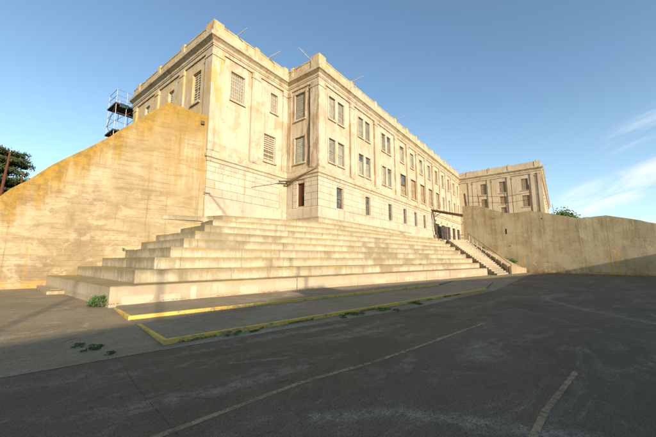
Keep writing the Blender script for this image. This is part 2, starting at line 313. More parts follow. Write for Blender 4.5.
STREAKS = [(-16.6, -13.75, -16.0, -14.45, 0.16, 0.8), (-16.0, -14.45, -15.7, -15.2, 0.2, 0.9), (-15.7, -15.2, -15.4, -16.0, 0.2, 0.8), (-15.2, -10.9, -12.9, -11.55, 0.22, 0.8), (-16.9, -10.6, -15.5, -10.9, 0.16, 0.5), (-7.0, -14.3, -10.2, -16.7, 0.12, 0.4), (-12.5, -14.5, -13.6, -14.7, 0.25, 0.5), (-14.0, -12.2, -12.0, -12.7, 0.18, 0.6), (-17.0, -12.4, -16.2, -12.5, 0.12, 0.5), (-1.5, -15.9, -2.9, -15.3, 0.3, 0.7), (-2.9, -15.3, -4.2, -15.3, 0.3, 0.8), (-4.2, -15.3, -6.5, -16.5, 0.25, 0.8), (-6.5, -16.5, -10.5, -19.5, 0.25, 0.7), (-16.2, -11.7, -15.5, -12.2, 0.07, 0.7)]
def mat_yard(name, a, b, warm):
    g = G(name, 0.88); c = g.mix(g.rng(g.noise(0.45, 7, 0.65), 0.35, 0.65), a, b)
    c = g.mix(g.rng(g.noise(2.2, 8, 0.72), 0.45, 0.7, 0, 0.5), c, warm)
    sm = g.noise(1.0, 9, 0.76, g.vec(g.math('MULTIPLY', g.math('ADD', g.x, g.math('MULTIPLY', g.y, 0.30)), 0.32), g.math('MULTIPLY', g.math('SUBTRACT', g.y, g.math('MULTIPLY', g.x, -0.2)), 1.1), 0.0), 0.7)
    c = g.mix(g.mul(g.rng(sm, 0.49, 0.66), g.rng(g.noise(5, 6, 0.8), 0.36, 0.60), 0.7 if a[0] < 0.2 else 0.35), c, tuple(min(0.6, v * 1.9 + 0.05) for v in b))
    c = g.mix(g.rng(g.noise(9, 7, 0.8), 0.50, 0.68, 0, 0.5), c, tuple(v * 0.55 for v in a)); c = g.mix(g.rng(g.noise(14, 6, 0.8), 0.56, 0.70, 0, 0.4), c, tuple(min(0.6, v * 1.7) for v in b))
    dk = g.noise(0.8, 6, 0.7, None, 0.4); c = g.mix(g.rng(dk, 0.56, 0.72, 0, 0.5), c, tuple(v * 0.6 for v in a))
    def seg(ax, ay, bx, by, w):            # soft worn streak along a line on the floor
        dx, dy = bx - ax, by - ay; L2 = dx * dx + dy * dy
        px = g.math('SUBTRACT', g.x, ax); py = g.math('SUBTRACT', g.y, ay)
        t = g.math('MINIMUM', g.math('MAXIMUM', g.math('DIVIDE', g.math('ADD', g.math('MULTIPLY', px, dx), g.math('MULTIPLY', py, dy)), L2), 0.0), 1.0)
        ex = g.math('SUBTRACT', px, g.math('MULTIPLY', t, dx)); ey = g.math('SUBTRACT', py, g.math('MULTIPLY', t, dy))
        d = g.math('SQRT', g.math('ADD', g.math('MULTIPLY', ex, ex), g.math('MULTIPLY', ey, ey)))
        return g.rng(g.math('ADD', d, g.math('MULTIPLY', g.math('SUBTRACT', g.noise(2.2, 6, 0.75), 0.5), w * 1.6)), w, 0.0)
    if name.startswith('worn'):
        m_ = None
        for q in STREAKS:
            v = g.math('MULTIPLY', seg(*q[:5]), q[5]); m_ = v if m_ is None else g.math('MAXIMUM', m_, v)
        c = g.mix(g.mul(m_, g.rng(g.noise(7, 8, 0.82), 0.40, 0.60)), c, (0.40, 0.35, 0.27))
    c = g.mix(g.mul(g.rng(g.noise(1.5, 8, 0.8, None, 0.8), 0.53, 0.66), g.rng(g.noise(11, 6, 0.8), 0.42, 0.6), 0.5 if name.startswith('worn') else 0.25), c, tuple(min(0.6, v * 2.0) for v in b))
    ag = g.noise(48, 4, 0.75); c = g.mix(g.rng(ag, 0.42, 0.62, 0.0, 0.75), c, tuple(v * 0.50 for v in a))
    ag2 = g.voro(38); c = g.mix(g.mul(g.rng(ag2, 0.16, 0.08), g.rng(g.noise(17), 0.50, 0.60), 0.75), c, tuple(min(0.7, v * 2.6 + 0.03) for v in b))
    nz = g.math('MULTIPLY', g.noise(1.6, 6, 0.7), 0.9); vv = g.vec(g.math('ADD', g.x, nz), g.math('ADD', g.y, g.math('MULTIPLY', g.noise(1.3, 6, 0.7), 0.9)), 0.0)
    ck = g.voro(0.36, 'DISTANCE_TO_EDGE', vv); cm = g.mul(g.rng(ck, 0.0055, 0.0015), g.rng(g.noise(0.35, 2), 0.44, 0.56)); c = g.mix(g.math('MULTIPLY', cm, 0.45), c, tuple(v * 0.35 for v in a))
    ch = g.mul(g.rng(ck, 0.03, 0.004), g.rng(g.noise(2.0, 5), 0.45, 0.62), g.rng(g.noise(0.35, 2), 0.44, 0.56), 0.35); c = g.mix(ch, c, tuple(v * 1.9 for v in b))
    h = g.math('ADD', g.math('ADD', g.math('MULTIPLY', ag, 0.5), g.noise(3, 7, 0.7)), g.math('MULTIPLY', cm, -1.5)); m = g.done(c, h, 0.6, 0.02); return m, g
M['yard'], _ = mat_yard('worn_yard_paving', (0.130, 0.101, 0.062), (0.184, 0.144, 0.090), (0.142, 0.107, 0.058))
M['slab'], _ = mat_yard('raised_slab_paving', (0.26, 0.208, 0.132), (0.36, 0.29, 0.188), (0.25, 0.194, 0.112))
M['apron'], _ = mat_yard('pale_apron_paving', (0.25, 0.198, 0.118), (0.36, 0.285, 0.175), (0.24, 0.183, 0.098))  # paler paving of its own, colour lifted further to read as sunlit
M['terrain'], _ = mat_yard('dry_ground', (0.11, 0.09, 0.055), (0.15, 0.125, 0.075), (0.08, 0.085, 0.035))

def mat_paint(name, col, under, lo, hi, thin=False):
    g = G(name, 0.8); w = g.noise(9, 8, 0.80); w2 = g.noise(1.4, 4); k = g.rng(g.math('ADD', w, g.math('MULTIPLY', w2, 0.6)), lo, hi)
    c = col if thin else g.mix(k, under, col)
    c = g.mix(g.rng(g.noise(40, 3), 0.4, 0.7, 0, 0.45), c, tuple(v * 0.5 for v in col))
    if thin: g.lk(g.math('MULTIPLY', k, thin), g.b.inputs['Alpha'])
    return g.done(c, g.noise(30, 4), 0.3, 0.01)
M['kerb_yellow'] = mat_paint('yellow_kerb_paint', (0.70, 0.49, 0.10), (0.30, 0.235, 0.14), 0.65, 0.80)
M['line_yellow'] = mat_paint('faded_line_paint', (0.40, 0.30, 0.16), (0, 0, 0), 0.56, 0.90, 0.85)
M['line_white'] = mat_paint('worn_white_line', (0.40, 0.33, 0.24), (0, 0, 0), 0.68, 1.0, 0.55)
M['line_slab'] = mat_paint('faint_court_line', (0.55, 0.45, 0.32), (0, 0, 0), 0.62, 1.0, 0.6)
M['joint'] = mat_paint('dirt_filled_joint', (0.035, 0.03, 0.022), (0, 0, 0), 0.62, 1.0, 0.7)

def mat_plain(name, col, rough=0.7, metal=0.0, var=0.35, sc=6, second=None):
    g = G(name, rough); g.b.inputs['Metallic'].default_value = metal
    c = g.mix(g.rng(g.noise(sc, 7, 0.7), 0.35, 0.68, 0, 1), col, second or tuple(v * (1 - var) for v in col)); return g.done(c, g.noise(sc * 3, 5), 0.25, 0.01)
M['shutter'] = mat_plain('grey_shutter_metal', (0.36, 0.345, 0.265), 0.6, 0, 0.3, 3, (0.26, 0.245, 0.185))
n_ = M['shutter'].node_tree; oi = n_.nodes.new('ShaderNodeObjectInfo'); bs = [x for x in n_.nodes if x.type == 'BSDF_PRINCIPLED'][0]; src = bs.inputs['Base Color'].links[0].from_socket
mr = n_.nodes.new('ShaderNodeMapRange'); mr.inputs['To Min'].default_value = 0.62; mr.inputs['To Max'].default_value = 1.12; n_.links.new(oi.outputs['Random'], mr.inputs['Value'])
mm = n_.nodes.new('ShaderNodeMixRGB'); mm.blend_type = 'MULTIPLY'; mm.inputs[0].default_value = 1; n_.links.new(src, mm.inputs[1]); n_.links.new(mr.outputs[0], mm.inputs[2]); n_.links.new(mm.outputs[0], bs.inputs['Base Color'])
M['gridglass'] = mat_plain('dusty_glass', (0.30, 0.30, 0.26), 0.35, 0, 0.3, 2, (0.20, 0.205, 0.18))
M['barpaint'] = mat_plain('pale_bar_paint', (0.50, 0.43, 0.30), 0.7, 0, 0.4, 8)
M['frame'] = mat_plain('grey_window_frame', (0.20, 0.17, 0.125), 0.7, 0, 0.4, 6)
M['brown'] = mat_plain('brown_window_board', (0.33, 0.25, 0.155), 0.8, 0, 0.4, 3, (0.21, 0.155, 0.095))
M['brownframe'] = mat_plain('dark_brown_frame', (0.14, 0.085, 0.045), 0.8, 0, 0.4, 4)
M['dark'] = mat_plain('dark_interior', (0.02, 0.018, 0.015), 0.9)
M['steel'] = mat_plain('dark_steel_door', (0.060, 0.052, 0.045), 0.7, 0, 0.4, 3)
M['rust'] = mat_plain('rusty_steel', (0.14, 0.055, 0.025), 0.85, 0.1, 0.5, 9, (0.09, 0.035, 0.018))
M['rod'] = mat_plain('weathered_rod', (0.62, 0.55, 0.44), 0.7, 0, 0.4, 9)
M['galv'] = mat_plain('galvanised_pipe', (0.30, 0.29, 0.27), 0.5, 0.5, 0.3, 9)
M['tarp'] = mat_plain('teal_tarp', (0.02, 0.06, 0.08), 0.6, 0, 0.6, 3, (0.02, 0.025, 0.03))
M['plank'] = mat_plain('scaffold_plank', (0.07, 0.06, 0.05), 0.85, 0, 0.5, 4)
M['bark'] = mat_plain('bark', (0.10, 0.07, 0.045), 0.95, 0, 0.5, 5)
M['roofing'] = mat_plain('roof_felt', (0.10, 0.09, 0.08), 0.95, 0, 0.3, 1)
def mat_glass():
    g = G('old_window_glass', 0.12); g.b.inputs['Specular IOR Level'].default_value = 0.6
    return g.done(g.mix(g.rng(g.noise(1.5, 5), 0.4, 0.6), (0.05, 0.055, 0.06), (0.14, 0.13, 0.11)), g.noise(3), 0.05, 0.01)
M['glass'] = mat_glass()
def mat_leaf(name, a, b):
    g = G(name, 0.65); info = g.t.nodes.new('ShaderNodeNewGeometry'); c = g.mix(info.outputs['Random Per Island'], a, b)
    c = g.mix(g.rng(g.noise(1.2, 3), 0.35, 0.65, 0, 0.5), c, tuple(v * 0.6 for v in a)); return g.done(c)
M['cypress'] = mat_leaf('cypress_foliage', (0.035, 0.06, 0.018), (0.11, 0.13, 0.04))
M['weed'] = mat_leaf('weed_leaf', (0.055, 0.12, 0.02), (0.12, 0.20, 0.05))
M['bush'] = mat_leaf('bush_leaf', (0.07, 0.13, 0.02), (0.14, 0.21, 0.05))
M['drygrass'] = mat_leaf('dry_grass', (0.13, 0.12, 0.045), (0.21, 0.18, 0.08))

# ------------------------------------------------------------------ ground
V0 = (-8.0, 3.85); VD = (-0.92577, 0.37808)           # left retaining wall: start at the building corner, direction
W0 = (27.6, -5.0); WD = (-0.25766, -0.96623)          # right yard wall
def onV(t, back=0.0): return (V0[0] + VD[0] * t + 0.37808 * back, V0[1] + VD[1] * t + 0.92577 * back)
def onW(t, back=0.0): return (W0[0] + WD[0] * t + 0.96623 * back, W0[1] + WD[1] * t - 0.25766 * back)
def sheet(name, m, pts, z, label, cat, thick=0.0, kind='structure'):
    b = MB()
    if thick: b.prism(pts, [q - thick for q in z] if isinstance(z, list) else z - thick, z)
    else: b.poly([(p[0], p[1], z) for p in pts])
    c = (sum(p[0] for p in pts) / len(pts), sum(p[1] for p in pts) / len(pts), 0)
    return tag(b.build(name, m, loc=c), label, cat, kind=kind)
sheet('terrain', M['terrain'], [(-1500, -1500), (1500, -1500), (1500, 1500), (-1500, 1500)], -0.12, 'dry ground outside the prison yard walls', 'terrain')
sheet('yard_ground', M['yard'], [(-60, -33.2), (30, -33.2), (30, 2), (2, 2), (-60, 30)], 0.0, 'worn dark concrete yard floor in front of the stepped bleachers', 'ground')
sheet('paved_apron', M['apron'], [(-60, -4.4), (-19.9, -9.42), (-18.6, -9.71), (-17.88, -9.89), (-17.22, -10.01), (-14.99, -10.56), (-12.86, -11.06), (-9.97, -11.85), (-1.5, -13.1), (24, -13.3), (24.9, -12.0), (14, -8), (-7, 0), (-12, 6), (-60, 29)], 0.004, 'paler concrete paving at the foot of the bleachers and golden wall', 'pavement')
hl = onV(0.7, 0.4); h2 = onV(60, 0.4)
sheet('hillside', M['terrain'], [hl, h2, (-60, 80), (110, 80), (110, 40), (-7, 40), (-7, 8)], 4.3, 'raised ground behind the sloping golden wall', 'hill', 4.3)
sheet('upper_terrace', M['old_conc'], [(24.3, -3.1), (24.95, -3.25), (27.1, -5.35), onW(0.0, 0.25), onW(12, 0.3), (47.1, -16), (47.1, 1), (24.3, 1)], 4.30, 'upper concrete landing behind the gate at the top of the stairs', 'terrace', 4.2)
sheet('east_hillside', M['terrain'], [onW(9, 0.6), onW(28, 0.6), (130, -40), (130, -14), (47, -14.2)], 4.0, 'raised ground behind the right yard wall', 'hill', 4.2)

# ------------------------------------------------------------------ bleachers
bl = empty('concrete_bleachers', (-7.266 + 0, -3.9, 0), 'wide stepped concrete bleachers with yellow lichen along their edges, below the prison', 'bleachers')
c52, s52 = math.cos(R(52.26)), math.sin(R(52.26))
def loc_(x, y):                                        # camera-aligned ground metres -> scene metres
    dx, dy = x + 0.84513, y - 24.85309; return (dx * 0.61208 + dy * 0.79079, -dx * 0.79079 + dy * 0.61208)
Z = [0.689 + 0.492 * k for k in range(10)]
Lc = [loc_(-7.266 - 0.019 * k, 10.123 + 1.261 * k) for k in range(9)]
Rc = [loc_(15.902 + 0.148 * k, 30.084 + 1.79 * k) for k in range(9)]
lt = [8.05, 6.75, 5.62, 4.5, 3.7, 2.92, 1.48, 0.23, 0.05]
for k in range(9):
    wl = onV(lt[k], 0.12)
    back = (Rc[k][0] + 2.0, 0.6) if k < 7 else (29.6, 0.6)
    MIDV = {5: [(0, -2.15)], 6: [(0, -1.6)], 7: [(-0.3, -1.05)]}.get(k, [])
    pts = [Lc[k]] + MIDV + [Rc[k]]
    if k < 8: pts += [(Rc[k][0] + (0.6 - Rc[k][1]) * 0.2, 0.6)]
    else: pts = [(-7.45, 2.45), (-0.55, -0.56), (19.4, -0.75), (26.6, -2.0), (29.7, -1.6), (29.7, 0.6)]
    pts += [(1.0, 4.4), (-7.6, 4.4)]
    if k < 8: pts.append(onV(0.3, 0.35))
    pts.append(wl)
    nf = 1 + len(MIDV) if k < 8 else 3; dp, dz = [], []
    for i, p in enumerate(pts):
        q = pts[(i + 1) % len(pts)]; dp.append(p); dz.append(Z[k])
        if i < nf or i == len(pts) - 1:
            L_ = math.hypot(q[0] - p[0], q[1] - p[1]); m_ = int(L_ / 0.22); nx_, ny_ = (q[1] - p[1]) / L_, -(q[0] - p[0]) / L_; dip = 0
            for j in range(1, m_):
                dip = (rnd.uniform(0.02, 0.07) if rnd.random() < 0.07 else (dip * 0.4 if rnd.random() < 0.5 else 0)); o_ = rnd.uniform(-0.006, 0.006)
                dp.append((p[0] + (q[0] - p[0]) * j / m_ + nx_ * o_, p[1] + (q[1] - p[1]) * j / m_ + ny_ * o_)); dz.append(Z[k] - dip - rnd.uniform(0, 0.008))
    b = MB(); b.prism(dp, -0.1 if k == 0 else Z[k - 1] - 0.6, dz)
    # slightly worn nosing: a thin proud lip would be too crisp, so only the bevel modifier
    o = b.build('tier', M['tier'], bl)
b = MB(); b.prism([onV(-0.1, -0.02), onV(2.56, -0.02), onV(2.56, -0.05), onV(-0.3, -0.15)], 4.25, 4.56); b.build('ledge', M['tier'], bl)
b = MB(); b.prism([(-16.05, 2.6), (-15.2, 2.2), (-15.1, 6.6), (-15.75, 7.0)], -0.05, 0.15); b.build('footing', M['bankc'], bl)
b = MB(); b.prism([(-15.8, 3.4), (-15.3, 3.3), (-15.3, 4.0), (-15.75, 4.1)], 0.0, 0.17); b.build('footing', M['bankc'], bl)
fl = Vector((Rc[0][0] - Lc[0][0], Rc[0][1] - Lc[0][1])).normalized(); fn = Vector((fl.y, -fl.x))
if fn.y > 0: fn = -fn
L0 = Vector(Lc[0])
for s_ in (7.55, 11.9, 15.7, 19.4, 23.0, 26.6, 29.6):        # open joints in the front wall
    p = L0 + fl * s_; b = MB()
    q = [p, p + fl * 0.03, p + fl * 0.03 + fn * 0.004, p + fn * 0.004]; b.prism([tuple(v) for v in q], 0.0, 0.66); b.build('joint', M['joint'], bl)
for s_, w_, z0, z1 in ((0.35, 0.95, 0.03, 0.36), (1.5, 0.7, 0.03, 0.34), (2.55, 0.22, 0.02, 0.62), (3.4, 0.5, 0.3, 0.64), (4.55, 0.9, 0.12, 0.5), (6.3, 0.8, 0.35, 0.58), (8.6, 0.9, 0.05, 0.3), (13.4, 1.1, 0.1, 0.36), (16.6, 1.0, 0.08, 0.42), (18.2, 0.8, 0.1, 0.5), (20.6, 1.5, 0.3, 0.6), (24.4, 1.6, 0.08, 0.34)):
    n = 9; pts = []
    for i in range(n):
        a = 2 * math.pi * i / n; rr = 0.5 * (0.55 + 0.75 * rnd.random())
        cu = max(-0.5, min(0.5, rr * 1.5 * math.cos(a))); cz = max(-0.5, min(0.42, rr * 1.5 * math.sin(a)))
        pts.append((s_ + w_ * (0.5 + cu), (z0 + z1) / 2 + (z1 - z0) * cz))
    f = [tuple(L0 + fl * u) + (zz,) for u, zz in pts]; g_ = [(L0 + fl * u + fn * 0.004) for u, zz in pts]
    b = MB(); b.hull8(f, [(v.x, v.y, zz) for v, (u, zz) in zip(g_, pts)]); b.build('repair_patch', M['patch'], bl)

# stairs at the right-hand end
st = empty('concrete_stairway', (16.5, -11.0, 0), 'narrow concrete stairs climbing beside the right end of the bleachers', 'stairs')
SL = ((14.65, -10.85), (24.9, -3.45)); SR = ((18.45, -11.37), (27.05, -5.45)); N = 24
lp = lambda a, b_, t: (a[0] + (b_[0] - a[0]) * t, a[1] + (b_[1] - a[1]) * t)
b = MB()
for i in range(N):
    p, q = lp(*SL, i / N), lp(*SR, i / N); p2, q2 = lp(*SL, (i + 1) / N), lp(*SR, (i + 1) / N)
    b.prism([p, q, q2, p2], -0.1, 4.32 * (i + 1) / N - (0.004 if i == N - 1 else 0))
b.build('steps', M['step'], st)
b = MB()
for i in range(9):
    b = MB(); t = 0.03 + i * 0.115; p = lp(*SR, t); z = 4.32 * t; b.tube((p[0] + 0.12, p[1] - 0.1, z - 0.1), (p[0] + 0.12, p[1] - 0.1, z + 0.75), 0.05, n=6); b.build('baluster', M['patch'], st)
b = MB(); p, q = lp(*SR, 0.02), lp(*SR, 0.98)
b.tube((p[0] + 0.55, p[1] - 0.35, 1.0), (q[0] + 0.15, q[1] - 0.1, 5.3), 0.028); b.tube((p[0] + 0.55, p[1] - 0.35, -0.05), (p[0] + 0.55, p[1] - 0.35, 1.0), 0.035); b.tube((q[0] + 0.15, q[1] - 0.1, 4.0), (q[0] + 0.15, q[1] - 0.1, 5.3), 0.035)
b.build('handrail', M['brownframe'], st)
bk = empty('sloping_bank', (22, -11.5, 0), 'pale sloping concrete bank with a low front wall between stairs and yard wall', 'bank')
b = MB(); b.prism([(18.62, -11.55), (24.0, -12.4), (25.7, -12.2), (27.3, -5.55), (27.05, -5.75)], -0.1, [0.70, 0.48, 0.1, 4.2, 4.2]); b.build('slope', M['bankc'], bk)
b = MB(); b.prism([(18.6, -11.66), (23.6, -12.62), (23.65, -12.4), (18.65, -11.45)], -0.1, [0.86, 0.52, 0.52, 0.86]); b.build('front_wall', M['bankc'], bk)
ra = empty('landing_railing', (26, -2.3, 4.3), 'pipe railing at the top of the stairs under the gate beam', 'railing')
b = MB()
for x, y in ((24.2, -2.9), (24.95, -3.35), (29.0, -4.2), (31.4, -6.2), (25.7, -1.9)): b = MB(); b.tube((x, y, 4.2), (x, y, 5.33), 0.038); b.build('post', M['brownframe'], ra)
b = MB(); b.tube((29.0, -4.2, 5.25), (31.4, -6.2, 5.25), 0.035); b.tube((29.0, -4.2, 4.75), (31.4, -6.2, 4.75), 0.03); b.build('rail', M['brownframe'], ra); b = MB(); b.tube((24.95, -3.35, 5.3), (27.0, -4.0, 4.4), 0.03)
b.tube((24.2, -2.9, 5.35), (25.7, -1.9, 5.3), 0.03)
b.build('rail', M['brownframe'], ra)

# ------------------------------------------------------------------ kerbed slabs and painted marks in the yard
def inset(p, c, d): v = Vector((c[0] - p[0], c[1] - p[1])).normalized() * d; return (p[0] + v.x, p[1] + v.y)
UA, UB, UC = (-15.55, -4.35), (-15.95, -6.78), (-0.69, -10.02)
us = empty('raised_slab', (-12, -6, 0), 'grey raised walkway with a bright yellow kerb edge along the foot of the bleachers', 'slab', kind='structure')
ud = Vector((UC[0] - UB[0], UC[1] - UB[1])).normalized(); un = Vector((-ud.y, ud.x)); KW = 0.085
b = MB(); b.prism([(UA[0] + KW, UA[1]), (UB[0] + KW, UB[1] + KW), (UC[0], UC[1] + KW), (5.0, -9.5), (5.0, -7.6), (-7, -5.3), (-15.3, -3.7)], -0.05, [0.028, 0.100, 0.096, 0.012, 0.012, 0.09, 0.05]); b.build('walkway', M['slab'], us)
b = MB(); b.prism([UB, UC, (UC[0], UC[1] + KW - 0.003), (UB[0] + KW, UB[1] + KW - 0.003)], -0.05, [0.108, 0.102, 0.102, 0.108]); b.prism([(UA[0], UA[1]), (UB[0], UB[1]), (UB[0] + KW - 0.003, UB[1] + KW), (UA[0] + KW - 0.003, UA[1])], -0.05, [0.03, 0.107, 0.107, 0.03])
b.build('kerb', M['kerb_yellow'], us)
LA, LB, LC = (-16.02, -7.55), (-16.41, -9.88), (-1.55, -12.74)
ls = empty('lower_slab', (-12, -9, 0), 'lower grey court slab with a worn yellow kerb, in front of the raised walkway', 'slab', kind='structure')
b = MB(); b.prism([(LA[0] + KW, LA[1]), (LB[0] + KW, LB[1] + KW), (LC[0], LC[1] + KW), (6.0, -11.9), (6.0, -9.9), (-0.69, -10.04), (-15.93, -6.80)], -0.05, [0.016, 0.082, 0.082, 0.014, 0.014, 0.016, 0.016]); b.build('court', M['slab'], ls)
b = MB(); b.prism([LB, LC, (LC[0], LC[1] + KW - 0.003), (LB[0] + KW, LB[1] + KW - 0.003)], -0.05, [0.090, 0.088, 0.088, 0.090]); b.prism([LA, LB, (LB[0] + KW - 0.003, LB[1] + KW), (LA[0] + KW - 0.003, LA[1])], -0.05, [0.02, 0.089, 0.089, 0.02])
b.build('kerb', M['kerb_yellow'], ls)
def strip(name, m, pts, w, z, label, cat, wob=0.0, step=0.12, kind='structure'):
    b = MB(); P = []
    for (a, c) in zip(pts, pts[1:]):
        L = math.hypot(c[0] - a[0], c[1] - a[1]); n = max(1, int(L / step))
        for i in range(n): P.append((a[0] + (c[0] - a[0]) * i / n, a[1] + (c[1] - a[1]) * i / n))
    P.append(pts[-1]); Lf, Rt = [], []; off = 0
    for i, p in enumerate(P):
        q = P[min(i + 1, len(P) - 1)]; r = P[max(i - 1, 0)]; d = Vector((q[0] - r[0], q[1] - r[1])).normalized(); nn = Vector((-d.y, d.x))
        off = off * 0.8 + rnd.uniform(-wob, wob); ww = w * (1 + rnd.uniform(-0.35, 0.35) * (1 if wob else 0.25))
        Lf.append((p[0] + nn.x * (off + ww / 2), p[1] + nn.y * (off + ww / 2), z)); Rt.append((p[0] + nn.x * (off - ww / 2), p[1] + nn.y * (off - ww / 2), z))
    for i in range(len(P) - 1): b.poly([Rt[i], Rt[i + 1], Lf[i + 1], Lf[i]])
    return tag(b.build(name, m, loc=(pts[0][0], pts[0][1], 0)), label, cat, kind=kind)
strip('painted_line', M['line_yellow'], [(-17.95, -12.82), (-17.56, -12.88), (-16.1, -13.07), (-14.67, -13.47), (-14.03, -13.60), (-10.28, -14.30)], 0.075, 0.004, 'long faded yellow line running diagonally across the yard floor', 'painted line')
strip('painted_line', M['line_yellow'], [(-15.9, -15.53), (-15.06, -15.62), (-13.39, -15.93)], 0.065, 0.004, 'short faded yellow line at the lower right of the yard floor', 'painted line')
strip('painted_line', M['line_white'], [(-1.2, -13.15), (8, -13.25), (17.4, -13.35)], 0.10, 0.004, 'faint pale line far back near the end of the lower kerb', 'painted line')
strip('painted_line', M['line_white'], [(-18.6, -9.71), (-17.88, -9.89), (-17.22, -10.01), (-14.99, -10.56), (-12.86, -11.06), (-9.97, -11.85)], 0.045, 0.008, 'pale slab edge line running beside the lower yellow kerb', 'painted line', 0.006)
strip('painted_line', M['line_white'], [(-18.61, -11.39), (-18.25, -11.30), (-17.9, -11.13), (-17.38, -11.20), (-16.9, -11.25)], 0.035, 0.004, 'thin pale curved scratch at the lower left of the yard floor', 'painted line', 0.012)
strip('paving_joint', M['joint'], [(-17.19, -10.05), (-17.44, -11.44), (-17.57, -12.47), (-17.68, -13.3)], 0.009, 0.006, 'dark open joint running from the kerb toward the viewer', 'joint', 0.004, 0.05)
strip('paving_joint', M['joint'], [(-17.3, -13.55), (-16.79, -13.71), (-16.19, -13.89), (-15.61, -14.02), (-14.9, -14.1), (-13.9, -14.4)], 0.006, 0.006, 'thin dark crack just below the long yellow line', 'crack', 0.012, 0.05)
for i, (a, c) in enumerate((((-11.8, -10.0), (-8.8, -10.9)), ((-12.7, -9.3), (-9.8, -9.9)), ((-12.9, -8.9), (-12.3, -9.95)), ((-10.3, -9.2), (-9.6, -10.3)))):
    strip('court_line', M['line_slab'], [a, c], 0.03, (0.075, 0.05, 0.05, 0.06)[i], ('faint line nearest the lower yellow kerb on the court slab', 'faint long line in the middle of the court slab', 'faint short cross line at the near end of the court slab', 'faint short cross line at the far end of the court slab')[i], 'court line')

# ------------------------------------------------------------------ left retaining wall
lw = empty('retaining_wall', (*onV(5), 0), 'tall golden lichen-covered concrete wall sloping down to the left of the prison', 'wall')
top = [(-0.0, 12.06), (2.75, 12.49), (6.30, 8.86), (8.46, 6.94), (9.3, 5.99), (9.95, 5.42), (10.35, 4.90), (26, 4.7), (60, 4.7)]
b = MB(); TH = 0.7
def jit(t): return 0.03 * math.sin(t * 7.3) + 0.02 * math.sin(t * 17.1)
tt = []
for (a, za), (c, zc) in zip(top, top[1:]):
    n = max(1, int((c - a) / 0.45))
    for i in range(n): t = a + (c - a) * i / n; tt.append((t, za + (zc - za) * i / n + (jit(t) if i else 0)))
tt.append(top[-1])
for (a, za), (c, zc) in zip(tt, tt[1:]):
    F = [onV(a), onV(c)]; B = [onV(a, TH), onV(c, TH)]
    b.poly([(*F[0], -0.1), (*F[1], -0.1), (*F[1], zc), (*F[0], za)]); b.poly([(*B[0], -0.1), (*B[0], za), (*B[1], zc), (*B[1], -0.1)]); b.poly([(*F[0], za), (*F[1], zc), (*B[1], zc), (*B[0], za)])
b.poly([(*onV(0), -0.1), (*onV(0), 12.06), (*onV(0, TH), 12.06), (*onV(0, TH), -0.1)])
b.build('wall_face', M['golden'], lw)
b = MB()
b.prism([onV(0.35, -0.16), onV(0.6, -0.16), onV(0.6, 0.1), onV(0.35, 0.1)], 11.35, 11.6); b.build('bracket', M['brownframe'], lw)

# ------------------------------------------------------------------ right yard wall
rw = empty('yard_wall', (*onW(10), 0), 'long stained concrete yard wall with an uneven top, right of the stairs', 'wall')
rt = [(0, 9.40), (0.6, 9.36), (2.4, 9.14), (3.9, 8.42), (6.05, 7.62), (6.9, 7.55), (8.7, 7.62), (10.95, 6.95), (13.22, 6.17), (15.65, 6.19), (17.6, 5.60), (19.1, 5.00), (24, 4.75), (29.4, 4.55)]
b = MB(); TW = 0.45
tt = []
for (a, za), (c, zc) in zip(rt, rt[1:]):
    n = max(1, int((c - a) / 0.4))
    for i in range(n): t = a + (c - a) * i / n; tt.append((t, za + (zc - za) * i / n + 0.35 * jit(t) + rnd.uniform(-0.03, 0.015)))
tt.append(rt[-1])
for (a, za), (c, zc) in zip(tt, tt[1:]):
    F = [onW(a), onW(c)]; B = [onW(a, TW), onW(c, TW)]
    b.poly([(*F[0], -0.1), (*F[1], -0.1), (*F[1], zc), (*F[0], za)]); b.poly([(*B[0], -0.1), (*B[0], za), (*B[1], zc), (*B[1], -0.1)]); b.poly([(*F[0], za), (*F[1], zc), (*B[1], zc), (*B[0], za)])
b.poly([(*onW(0), -0.1), (*onW(0), 9.4), (*onW(0, TW), 9.4), (*onW(0, TW), -0.1)]); b.build('wall_face', M['wall_conc'], rw)
def wbox(mb, t0, t1, z0, z1, d0, d1): mb.prism([onW(t0, d0), onW(t1, d0), onW(t1, d1), onW(t0, d1)], z0, z1)
b = MB(); wbox(b, 5.66, 5.84, 4.85, 5.55, -0.004, 0.1); b.build('slot', M['dark'], rw)
for t in (6.85, 13.25, 15.6):
    b = MB(); wbox(b, t, t + 0.022, 0.3, 6.0 if t > 10 else 7.4, -0.003, 0.05); b.build('joint', M['wall_dark'], rw)
b = MB()
for i in range(50):
    t = 7.6 + i * 0.42; wbox(b, t, t + 0.42, -0.05, 0.10 + 0.07 * rnd.random(), -0.10 - 0.05 * rnd.random(), 0.1)
b.build('footing', M['wall_conc'], rw)
for z, t in ((3.2, 6.0), (7.0, 4.2), (6.4, 9.8)):
    b = MB(); wbox(b, t, t + 0.1, z, z + 0.16, -0.003, 0.1); b.build('form_hole', M['dark'], rw)
fe = empty('wire_fence', (*onW(4), 9), 'rusty wire fence on bent posts above the yard wall, in front of the far wing', 'fence')
for (t, z0, z1) in ((0.45, 9.2, 11.3), (2.4, 9.0, 10.9), (5.95, 7.6, 10.4), (8.85, 7.5, 11.0)):
    b = MB(); p = onW(t, 0.3); q = onW(t - 0.15, 0.3); b.tube((*p, z0), (*q, z1), 0.055 if t > 1 else 0.16, 0.045 if t > 1 else 0.12, 6); b.build('post', M['rust'], fe)
b = MB()
for za, zb, zc, zd in ((10.9, 10.5, 9.9, 9.95), (9.9, 9.7, 9.0, 9.1)):
    P = [(*onW(0.45, 0.3), za), (*onW(2.4, 0.3), zb), (*onW(5.95, 0.3), zc), (*onW(8.85, 0.3), zd)]
    for p, q in zip(P, P[1:]): b.tube(p, q, 0.028, n=4)
b.build('wire', M['rust'], fe)

